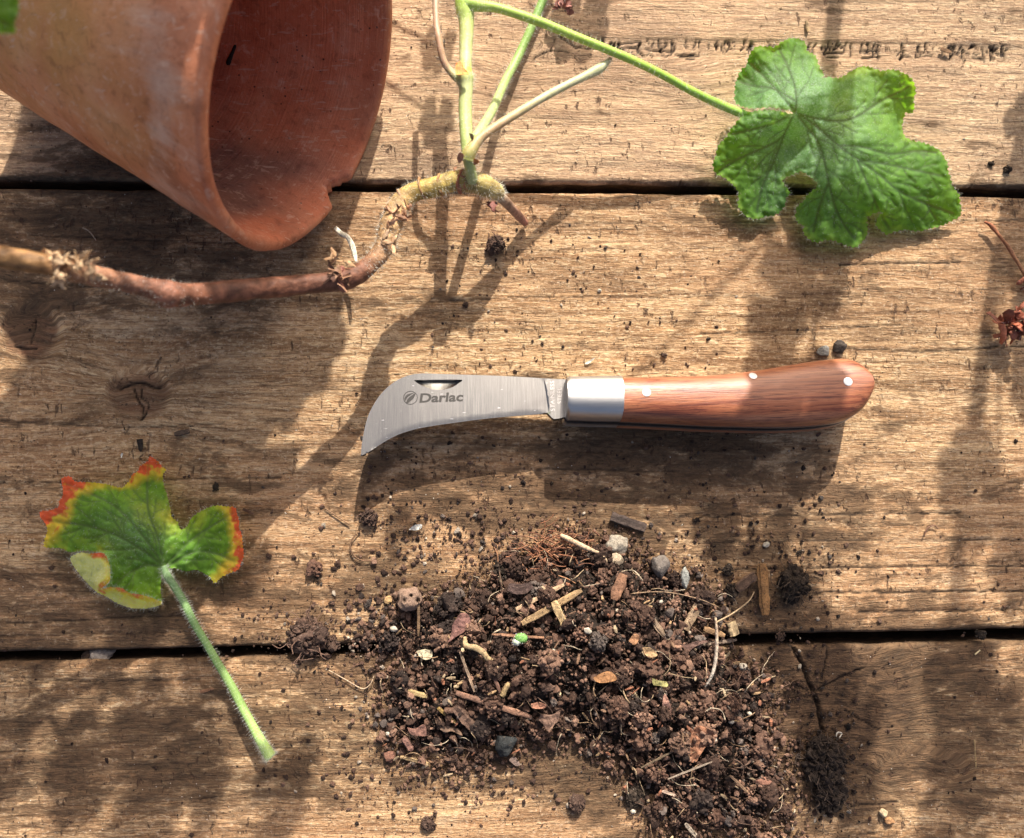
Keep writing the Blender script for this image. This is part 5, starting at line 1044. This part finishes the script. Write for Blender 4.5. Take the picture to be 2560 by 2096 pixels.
# big leaf
L5 = (1740, 60, 2.893)
OUT1 = [(690, 628), (550, 606), (400, 612), (292, 578), (280, 520), (283, 440), (300, 390), (330, 330), (365, 300), (380, 240), (430, 168), (500, 163), (570, 165), (620, 130), (690, 103), (760, 115), (795, 145), (805, 195), (860, 225), (880, 270), (895, 320), (925, 362), (915, 392), (960, 386), (1030, 392), (1062, 380), (1110, 350), (1200, 308), (1280, 320), (1340, 340), (1420, 330), (1500, 355), (1560, 395), (1580, 440), (1590, 490), (1575, 550), (1580, 600), (1560, 650), (1520, 640), (1505, 680), (1490, 730), (1500, 790), (1530, 830), (1600, 850), (1660, 865), (1740, 900), (1780, 940), (1820, 1010), (1822, 1060), (1840, 1110), (1860, 1180), (1900, 1230), (1910, 1290), (1920, 1350), (1900, 1400), (1840, 1430), (1780, 1460), (1700, 1480), (1600, 1500), (1520, 1490), (1430, 1505), (1380, 1525), (1335, 1490), (1302, 1455), (1315, 1400), (1345, 1362), (1290, 1372), (1240, 1400), (1240, 1470), (1235, 1530), (1190, 1590), (1150, 1618), (1080, 1600), (1020, 1575), (960, 1562), (860, 1580), (800, 1540), (775, 1500), (778, 1460), (740, 1440), (718, 1390), (735, 1320), (780, 1280), (812, 1230), (850, 1200), (880, 1160), (825, 1105), (760, 1070), (700, 1090), (630, 1125), (640, 1165), (680, 1220), (650, 1262), (640, 1320), (580, 1380), (500, 1395), (450, 1412), (380, 1400), (340, 1370), (302, 1310), (310, 1250), (290, 1190), (240, 1140), (190, 1105), (140, 1080), (122, 1020), (140, 960), (155, 900), (175, 860), (220, 820), (245, 770), (300, 705), (340, 662), (420, 632), (500, 622), (600, 630), (690, 652)]
CT1 = [(720, 645, 20), (400, 400, 13), (600, 150, 15), (290, 500, 13), (420, 200, 16), (850, 300, 13), (1000, 400, 18), (900, 500, 22), (820, 470, 21), (980, 560, 15), (1050, 660, 14), (1200, 330, 14), (1300, 450, 13), (1560, 430, 17), (1550, 620, 10), (1500, 800, 9), (1300, 800, 14), (1700, 950, 11), (1900, 1300, 6), (1800, 1150, 11), (1500, 1450, 5), (1345, 1365, 11), (1310, 1440, 5), (1240, 1410, 7), (1200, 1100, 14), (1150, 1580, 5), (850, 1500, 7), (1000, 1200, 14), (760, 1400, 5), (880, 1150, 15), (800, 1000, 13), (740, 1080, 10), (640, 1130, 7), (640, 900, 9), (700, 850, 10), (580, 900, 12), (400, 1350, 6), (150, 1000, 10), (350, 730, 18), (550, 640, 22), (660, 640, 21), (450, 1000, 12), (300, 900, 14), (560, 1300, 5)]
VE1 = [[(720, 645), (725, 520), (700, 400), (650, 280), (600, 180)], [(715, 635), (620, 520), (500, 390), (400, 290)], [(720, 560), (560, 470), (420, 450), (320, 420)], [(740, 650), (900, 690), (1060, 700), (1180, 660), (1330, 560), (1450, 500), (1560, 440)], [(745, 655), (870, 740), (1030, 880), (1170, 980), (1350, 1110), (1470, 1210), (1660, 1300), (1860, 1370)], [(740, 665), (880, 850), (930, 1000), (960, 1150), (1000, 1300), (1050, 1420), (1150, 1560)], [(700, 665), (620, 820), (480, 900), (300, 980), (170, 1060)], [(700, 648), (560, 720), (420, 760), (260, 800)], [(640, 800), (560, 1000), (480, 1180), (440, 1360)], [(1040, 880), (1200, 890), (1400, 940), (1600, 920), (1740, 930)], [(1170, 985), (1350, 1010), (1500, 1040), (1780, 1100)], [(1170, 990), (1250, 1180), (1340, 1380), (1400, 1480)], [(960, 1150), (900, 1300), (850, 1500)]]
fz1 = rbf([(a / 2.893 + 1740, b / 2.893 + 60, v_) for a, b, v_ in [(720, 650, 1), (950, 560, .75), (1050, 700, .7), (650, 350, .45), (800, 900, .65), (1200, 800, .35), (1500, 450, .1), (600, 170, .05), (1100, 1100, .2), (1600, 1200, 0), (1100, 1550, 0), (300, 900, 0), (450, 1300, 0), (650, 900, .6), (400, 500, .35), (300, 750, 0), (700, 1050, .6)]])
leaf('leaf', OUT1, CT1, VE1, 3.5, cut, 'leaf', L5, fuzzf=lambda x, y: np.clip(fz1(x, y), 0, 1), seed=2, teeth=(4.5, 13), hair=1500)
# ------------------------------------------------------------------ fallen leaf with reddened margin
fl = empty('fallen_leaf', W(416, 1417, 0), 'small geranium leaf turning yellow and red at its edges, lying with its stalk', 'leaf')
L6 = (60, 1100, 2.067)
OUT2 = [(722, 655), (712, 700), (705, 780), (712, 838), (660, 845), (600, 838), (520, 815), (455, 780), (400, 740), (345, 690), (310, 640), (300, 600), (360, 590), (420, 592), (330, 572), (240, 580), (190, 560), (110, 555), (105, 520), (120, 470), (108, 430), (85, 400), (85, 370), (130, 365), (180, 345), (180, 320), (200, 290), (200, 250), (196, 200), (240, 190), (265, 215), (350, 220), (430, 230), (500, 248), (522, 235), (545, 210), (560, 180), (590, 160), (600, 135), (640, 110), (650, 85), (690, 110), (715, 140), (735, 155), (718, 180), (722, 230), (740, 290), (755, 350), (765, 400), (795, 425), (808, 462), (840, 450), (870, 400), (930, 360), (990, 340), (1050, 345), (1090, 350), (1100, 380), (1112, 420), (1110, 450), (1125, 490), (1130, 540), (1135, 600), (1120, 640), (1108, 670), (1060, 690), (1020, 710), (985, 740), (955, 705), (890, 672), (840, 680), (790, 665), (745, 662)]
CT2 = [(725, 650, 5), (600, 500, 9), (450, 330, 12), (300, 260, 9), (200, 220, 7), (100, 380, 4), (120, 540, 4), (300, 480, 7), (400, 560, 5), (500, 260, 6), (650, 100, 6), (640, 250, 5), (740, 380, 8), (720, 480, 9), (800, 440, 7), (900, 420, 6), (1080, 360, 8), (1130, 560, 7), (1000, 560, 6), (980, 720, 6), (850, 620, 7), (700, 830, 5), (560, 760, 6), (420, 720, 6), (330, 620, 5), (300, 680, 4), (560, 680, 5)]
VE2 = [[(720, 655), (660, 560), (560, 430), (450, 330), (300, 260), (220, 230)], [(715, 650), (600, 560), (450, 480), (300, 440), (130, 420)], [(715, 655), (620, 650), (500, 720), (450, 790)], [(720, 640), (690, 500), (640, 350), (640, 130)], [(735, 645), (800, 580), (900, 490), (1080, 380)], [(740, 655), (880, 580), (1000, 590), (1110, 640)]]
red2 = rbf([(a / 2.067 + 60, b / 2.067 + 1100, v_) for a, b, v_ in [(720, 655, -.6), (230, 240, 1.15), (100, 380, 1.15), (200, 350, .9), (120, 520, .35), (350, 230, .5), (650, 100, 1.1), (590, 160, .9), (720, 170, .5), (540, 260, .1), (450, 350, -.3), (640, 300, -.4), (770, 400, .2), (1095, 370, .9), (1125, 480, .95), (1130, 600, .9), (985, 735, .4), (960, 400, -.3), (900, 600, -.4), (600, 600, -.4), (440, 640, .25), (260, 570, .1), (560, 760, -.1), (700, 830, .0), (280, 450, .15)]])
leaf('leaf_blade', OUT2, CT2, VE2, 3.2, fl, 'turn', L6, edgef=lambda x, y, d: np.clip(red2(x, y), -.2, 1.3) * sstep(85, 4, d) * (1 + .55 * fbm(x / 26, y / 26, 2, 3)) + .10 * sstep(60, 10, d), fuzzf=lambda x, y: .5 * np.exp(-((x - 320) / 90)**2 - ((y - 1340) / 70)**2), seed=5, teeth=(3.0, 9), hair=700, vdepth=.0007)
OUT2b = [(300, 583), (345, 588), (400, 584), (425, 602), (443, 650), (445, 700), (440, 735), (402, 768), (440, 762), (500, 765), (545, 790), (600, 800), (655, 815), (715, 842), (680, 862), (620, 872), (550, 868), (480, 843), (430, 812), (375, 785), (325, 738), (285, 690), (252, 645), (240, 612), (262, 592)]
CT2b = [(245, 615, 9.4), (330, 740, 7.4), (430, 812, 6.9), (560, 868, 6.9), (680, 862, 7.4), (400, 600, 13.4), (443, 690, 13.9), (402, 765, 12.9), (500, 768, 12.4), (600, 803, 11.4), (700, 842, 8.9), (340, 660, 11.9), (300, 640, 11.4)]
red3 = rbf([(a / 2.067 + 60, b / 2.067 + 1100, v_) for a, b, v_ in [(260, 610, .1), (395, 600, .95), (440, 680, .4), (410, 765, .9), (500, 770, .95), (540, 790, .8), (640, 810, .85), (700, 840, .4), (340, 700, .1), (450, 810, .3), (560, 860, .3)]])
leaf('rolled_margin', OUT2b, CT2b, [[(330, 740), (350, 690), (360, 620)], [(480, 840), (510, 800), (530, 780)]], 4.0, fl, 'under', L6, edgef=lambda x, y, d: np.clip(red3(x, y), 0, 1.2) * sstep(34, 6, d), seed=6, teeth=(2.5, 8), hair=500, sec=False, vdepth=-.0004, label='rolled over leaf margin showing its pale underside')
stalk([(408, 1416, .0062, 8), (418, 1440, .0062, 9), (437, 1468, .0058, 9), (458, 1502, .0055, 9), (481, 1550, .0052, 9), (515, 1608, .0050, 9), (549, 1666, .0050, 9.5), (583, 1724, .0055, 10), (616, 1787, .0062, 10.5), (645, 1840, .0070, 11), (662, 1870, .0074, 12.5), (675, 1890, .0076, 14), (678, 1894, .0076, 12)], [(0, (.20, .32, .14)), (.3, (.20, .34, .13)), (.6, (.30, .46, .14)), (.9, (.44, .60, .20)), (1, (.60, .70, .34))], 'stalk', par=fl, hair_n=3200, hl=.0014)
# ------------------------------------------------------------------ leaf entering the top left corner
lc = empty('geranium_sprig', W(-60, -40, .0), 'blurred bright green leaf edge reaching into the top left corner above the pot', 'leaf')
OC = [(-140, -60), (-100, -110), (-20, -120), (20, -90), (34, -50), (44, -10), (46, 30), (36, 60), (38, 82), (0, 84), (-30, 76), (-90, 90), (-150, 60), (-170, 0)]
leaf('leaf_blade', OC, [(-140, -60, 136), (30, -60, 132), (44, 30, 131), (0, 80, 130), (-150, 60, 138), (-60, 0, 134)], [[(-110, 0), (-60, -20), (30, -20)], [(-110, 0), (-50, 30), (20, 60)]], 6.0, lc, 'leaf', (0, 0, 1.0), seed=9, hair=150, sec=False)
V, F = tube(catmull([W(-110, 0, .134), W(-260, -60, .12), W(-420, -160, .10), W(-520, -300, .085)], 6), .0011, 8); MB().add(V, F, (.3, .45, .1)).build('leaf_stalk', M['stem'], lc)
# ------------------------------------------------------------------ shrivelled bits
def shrivel(px, py, z, rpx, c, lab, seed, n=16, cat='dried leaf'):
    rg = np.random.default_rng(seed); mb = MB()
    for k in range(n):
        an = rg.uniform(0, 6.28); p = [W(px + rg.normal() * rpx * .3, py + rg.normal() * rpx * .25, z + rg.uniform(0, rpx * S * .8))]
        d = np.array([math.cos(an), math.sin(an), rg.uniform(-.3, .5)])
        for t in range(4): d = d + rg.normal(size=3) * .5; d /= np.linalg.norm(d); q_ = p[-1] + d * rpx * S * .33; q_[2] = max(q_[2], .0006); p.append(q_)
        V, F = tube(catmull(p, 3), rpx * S * rg.uniform(.10, .34), 9, amp=.45, fr=500, flat=.18, up=tuple(rg.normal(size=3))); mb.add(V, F, np.asarray(c) * rg.uniform(.5, 1.5))
    idx = rg.integers(0, mb.n, 120); V = np.vstack(mb.V)[idx]; hairs(V, rg.normal(size=(120, 3)), .0012, mb, rng=rg)
    return tag(mb.build('dried_leaf', M['bark'], origin=W(px, py, 0)), lab, cat)
shrivel(2530, 812, .004, 40, (.28, .085, .045), 'shrivelled rust red leaf with hairs at the right edge', 3, 22); shrivel(2575, 700, .003, 24, (.26, .085, .045), 'rust red hairy scrap at the right edge above the shrivelled leaf', 5, 12); shrivel(1412, 8, .006, 26, (.36, .15, .12), 'dried pinkish flower scrap at the top edge beside the stalks', 7, 14)
strand([(2462, 555, .003, 4), (2478, 565, .003, 5), (2500, 592, .003, 4.5), (2522, 620, .003, 5), (2540, 650, .003, 4.5), (2558, 680, .003, 5), (2580, 720, .003, 5)], 'thin hairy red dried stalk at the right edge', (.34, .12, .06), 'dried stalk', 'dried_stalk', c2=(.40, .22, .12), amp=.3)
bud = MB(); V, F = ICO[3]
for (x, y, rx, ry, c) in ((1303, 1596, 15, 12, (.17, .36, .09)), (1291, 1606, 9, 7, (.45, .50, .42))): bud.add(V * np.array([rx, ry, 9]) * S * (1 + .15 * fbm(V[:, 0] * 2, V[:, 1] * 2, V[:, 2] * 2, 2))[:, None] + W(x, y, .0145), F, c)
VV_ = np.vstack(bud.V); rg = np.random.default_rng(2); i = rg.integers(0, len(VV_), 260); hairs(VV_[i], VV_[i] - W(1300, 1600, .0135), .0009, bud, rng=rg)
tag(bud.build('green_bud', M['stem'], origin=W(1300, 1600, 0)), 'tiny woolly green bud resting in the middle of the heap', 'bud')

# ------------------------------------------------------------------ growing geraniums just beyond the top of the picture, whose stems and leaves shade the bench
def small_leaf_mesh(seed, lobes=7):
    rg = np.random.default_rng(seed); A = np.linspace(.25, 2 * np.pi - .25, 90); r_ = .72 + .22 * np.abs(np.cos(A * lobes / 2))**.7 + .03 * np.cos(A * 33) + .05 * rg.normal()
    O = np.vstack([np.stack([r_ * np.cos(A), r_ * np.sin(A)], 1), [(.04, -.01)]]); V2, F = cdt(O, .14, jit=.4, seed=seed)
    rad = np.hypot(V2[:, 0], V2[:, 1]); an = np.arctan2(V2[:, 1], V2[:, 0]); z = .16 * rad**1.5 * np.cos(an * 2 + seed) + .05 * np.abs(np.cos(an * lobes / 2)) * rad + .03 * fbm(V2[:, 0] * 4, V2[:, 1] * 4, seed, 2)
    vn = np.exp(-(np.abs(np.sin((an - np.pi) * lobes / 2)) * rad / .04)**2)
    return np.stack([V2[:, 0], V2[:, 1], z], 1), F, vn, rad
SLM = [small_leaf_mesh(k) for k in range(4)]
def grow(bx, by, items, lab, seed, pot_r=.045, heights=(.40, .33)):
    """a potted plant; each item (px, py, size, aim z) is a leaf whose shade falls on the spot seen at that pixel and height"""
    rg = np.random.default_rng(seed); root = empty('potted_geranium', (bx, by, 0), lab, 'potted plant')
    cpt = np.array([bx, by, .09])
    build_pot('pot', cpt, np.array([0, 0, 1.0]), np.array([1, 0, 0.]), np.array([0, 1, 0.]), pot_r, .09, .22, .004, None, root, M['pot'], lambda V, q, I, A: dict(moss=0 * I, lime=.4 * (1 - I), damp=I * .3))
    sm = MB(); A = np.linspace(0, 2 * np.pi, 40, endpoint=False); V = np.vstack([[bx, by, .079]] + [[bx + .038 * math.cos(a), by + .038 * math.sin(a), .078] for a in A]); sm.add(V, [(0, 1 + k, 1 + (k + 1) % 40) for k in range(40)], (.05, .035, .025)); sm.build('potting_soil', M['soil'], root)
    stems = []
    for j, hgt in enumerate(heights):
        sx = (j - (len(heights) - 1) / 2) * (.012 if len(heights) < 3 else .019)
        P = catmull([(bx + sx, by, .077), (bx + sx * 1.6 + rg.uniform(-.006, .006), by - .02, hgt * .4), (bx + sx * 1.2 + rg.uniform(-.008, .008), by - .045, hgt * .7), (bx + sx + rg.uniform(-.01, .01), by - .055, hgt)], 10)
        V, F = tube(P, np.linspace(.0036, .0020, len(P)), 10, amp=.1, fr=120); MB().add(V, F, (.30, .30, .11)).build('stem', M['stem'], root); stems.append(P)
    for it in items:
        px, py, sz = it[:3]; zt = it[3] if len(it) > 3 else 0.0; sz *= .001
        G = W(px, py, zt); G = G - SUNV * (G[2] / SUNV[2]); h = max((.215 + sz - G[1]) / 1.345 + rg.uniform(0, .02), .05); P = G + SUNV * (h / SUNV[2])
        SP = stems[rg.integers(len(stems))]; dz = np.abs(SP[:, 2] - (h - .02 - rg.uniform(0, .03))); b0 = SP[dz.argmin()]
        mid = (b0 + P) / 2 + np.array([0, 0, .012])
        V, F = tube(catmull([b0, mid, P], 8), np.linspace(.0009, .0006, 17), 7); MB().add(V, F, (.28, .40, .10)).build('leaf_stalk', M['stem'], root)
        V0, F0, vn, rad = SLM[rg.integers(4)]; nrm = SUNV * 1.0 + np.array([rg.uniform(-.35, .35), rg.uniform(-.3, .3), rg.uniform(.1, .6)]); nrm /= np.linalg.norm(nrm); a_ = rg.uniform(0, 6.28)
        x_ = np.cross([math.cos(a_), math.sin(a_), .1], nrm); x_ /= np.linalg.norm(x_); y_ = np.cross(nrm, x_); Vw = P + sz * (V0[:, :1] * x_ + V0[:, 1:2] * y_ + V0[:, 2:3] * nrm)
        MB().add(Vw, F0).build('leaf', M['leaf'], root, attrs=dict(vein=vn, edge=.2 * sstep(.7, 1, rad), fuzz=vn * 0))
    return root
ITEMS = [
    # over the lying pot
    (-110, -60, 26, .09), (60, 60, 24, .09), (10, 210, 22, .08), (210, 170, 24, .085), (190, -110, 24, .09), (400, 220, 24, .07), (470, 60, 24, .08), (350, 360, 20, .05), (470, 430, 20, .035), (410, -120, 24, .08), (560, -80, 22, .07), (560, 520, 16, .015), (300, 290, 18, .07), (120, -30, 18, .09), (480, 250, 20, .06),
    # bench, left
    (640, 800, 20), (770, 840, 15), (700, 960, 12), (560, 900, 20), (640, 1110, 17), (560, 1260, 17), (600, 1400, 12), (450, 1760, 16), (330, 1960, 20), (200, 1930, 12), (480, 1960, 14), (10, 1700, 14), (-10, 1900, 12), (100, 1510, 18), (300, 1430, 18), (740, 1900, 8), (690, 2010, 11), (120, 1330, 18), (400, 1180, 16),
    # middle
    (1450, 40, 12), (1095, 120, 7), (1092, 300, 7), (1850, 1190, 10), (1935, 1180, 12), (1000, 1330, 6), (1900, 1480, 14), (1790, 1330, 9),
    # right
    (1950, 740, 13), (2060, 700, 9), (1930, 905, 11), (2030, 975, 10), (1990, 1560, 12), (2565, 330, 10), (2575, 480, 12), (2575, 640, 10), (2600, 800, 13), (2575, 960, 9), (2420, 1190, 13), (2500, 1330, 12), (2050, 1700, 14), (2080, 1850, 15), (2140, 1780, 11), (2110, 2000, 15), (2400, 1690, 15), (2460, 1850, 16), (2400, 2010, 15), (2530, 1990, 9), (2560, 1480, 8)]
PL = [(-.25, .315, 'geranium in a clay pot behind the lying pot, furthest left'), (-.125, .34, 'geranium in a clay pot behind the bench clutter, second from the left'), (.150, .34, 'geranium in a clay pot behind the large fresh leaf'), (.268, .32, 'geranium in a clay pot behind the bench clutter, furthest right')]
groups_ = [[] for _ in PL]
for it in ITEMS:
    zt = it[3] if len(it) > 3 else 0.0; G = W(it[0], it[1], zt); h = (.235 - G[1] + G[2] * 1.345) / 1.345; x = G[0] + .22 * (.235 - G[1])
    groups_[int(np.argmin([abs(x - p[0]) for p in PL]))].append(it)
for k_, (bx, by, lab) in enumerate(PL): grow(bx, by, groups_[k_], lab, 40 + k_, heights=(.38,) if k_ == 2 else (.47, .46, .45, .44) if k_ == 3 else (.40, .33))
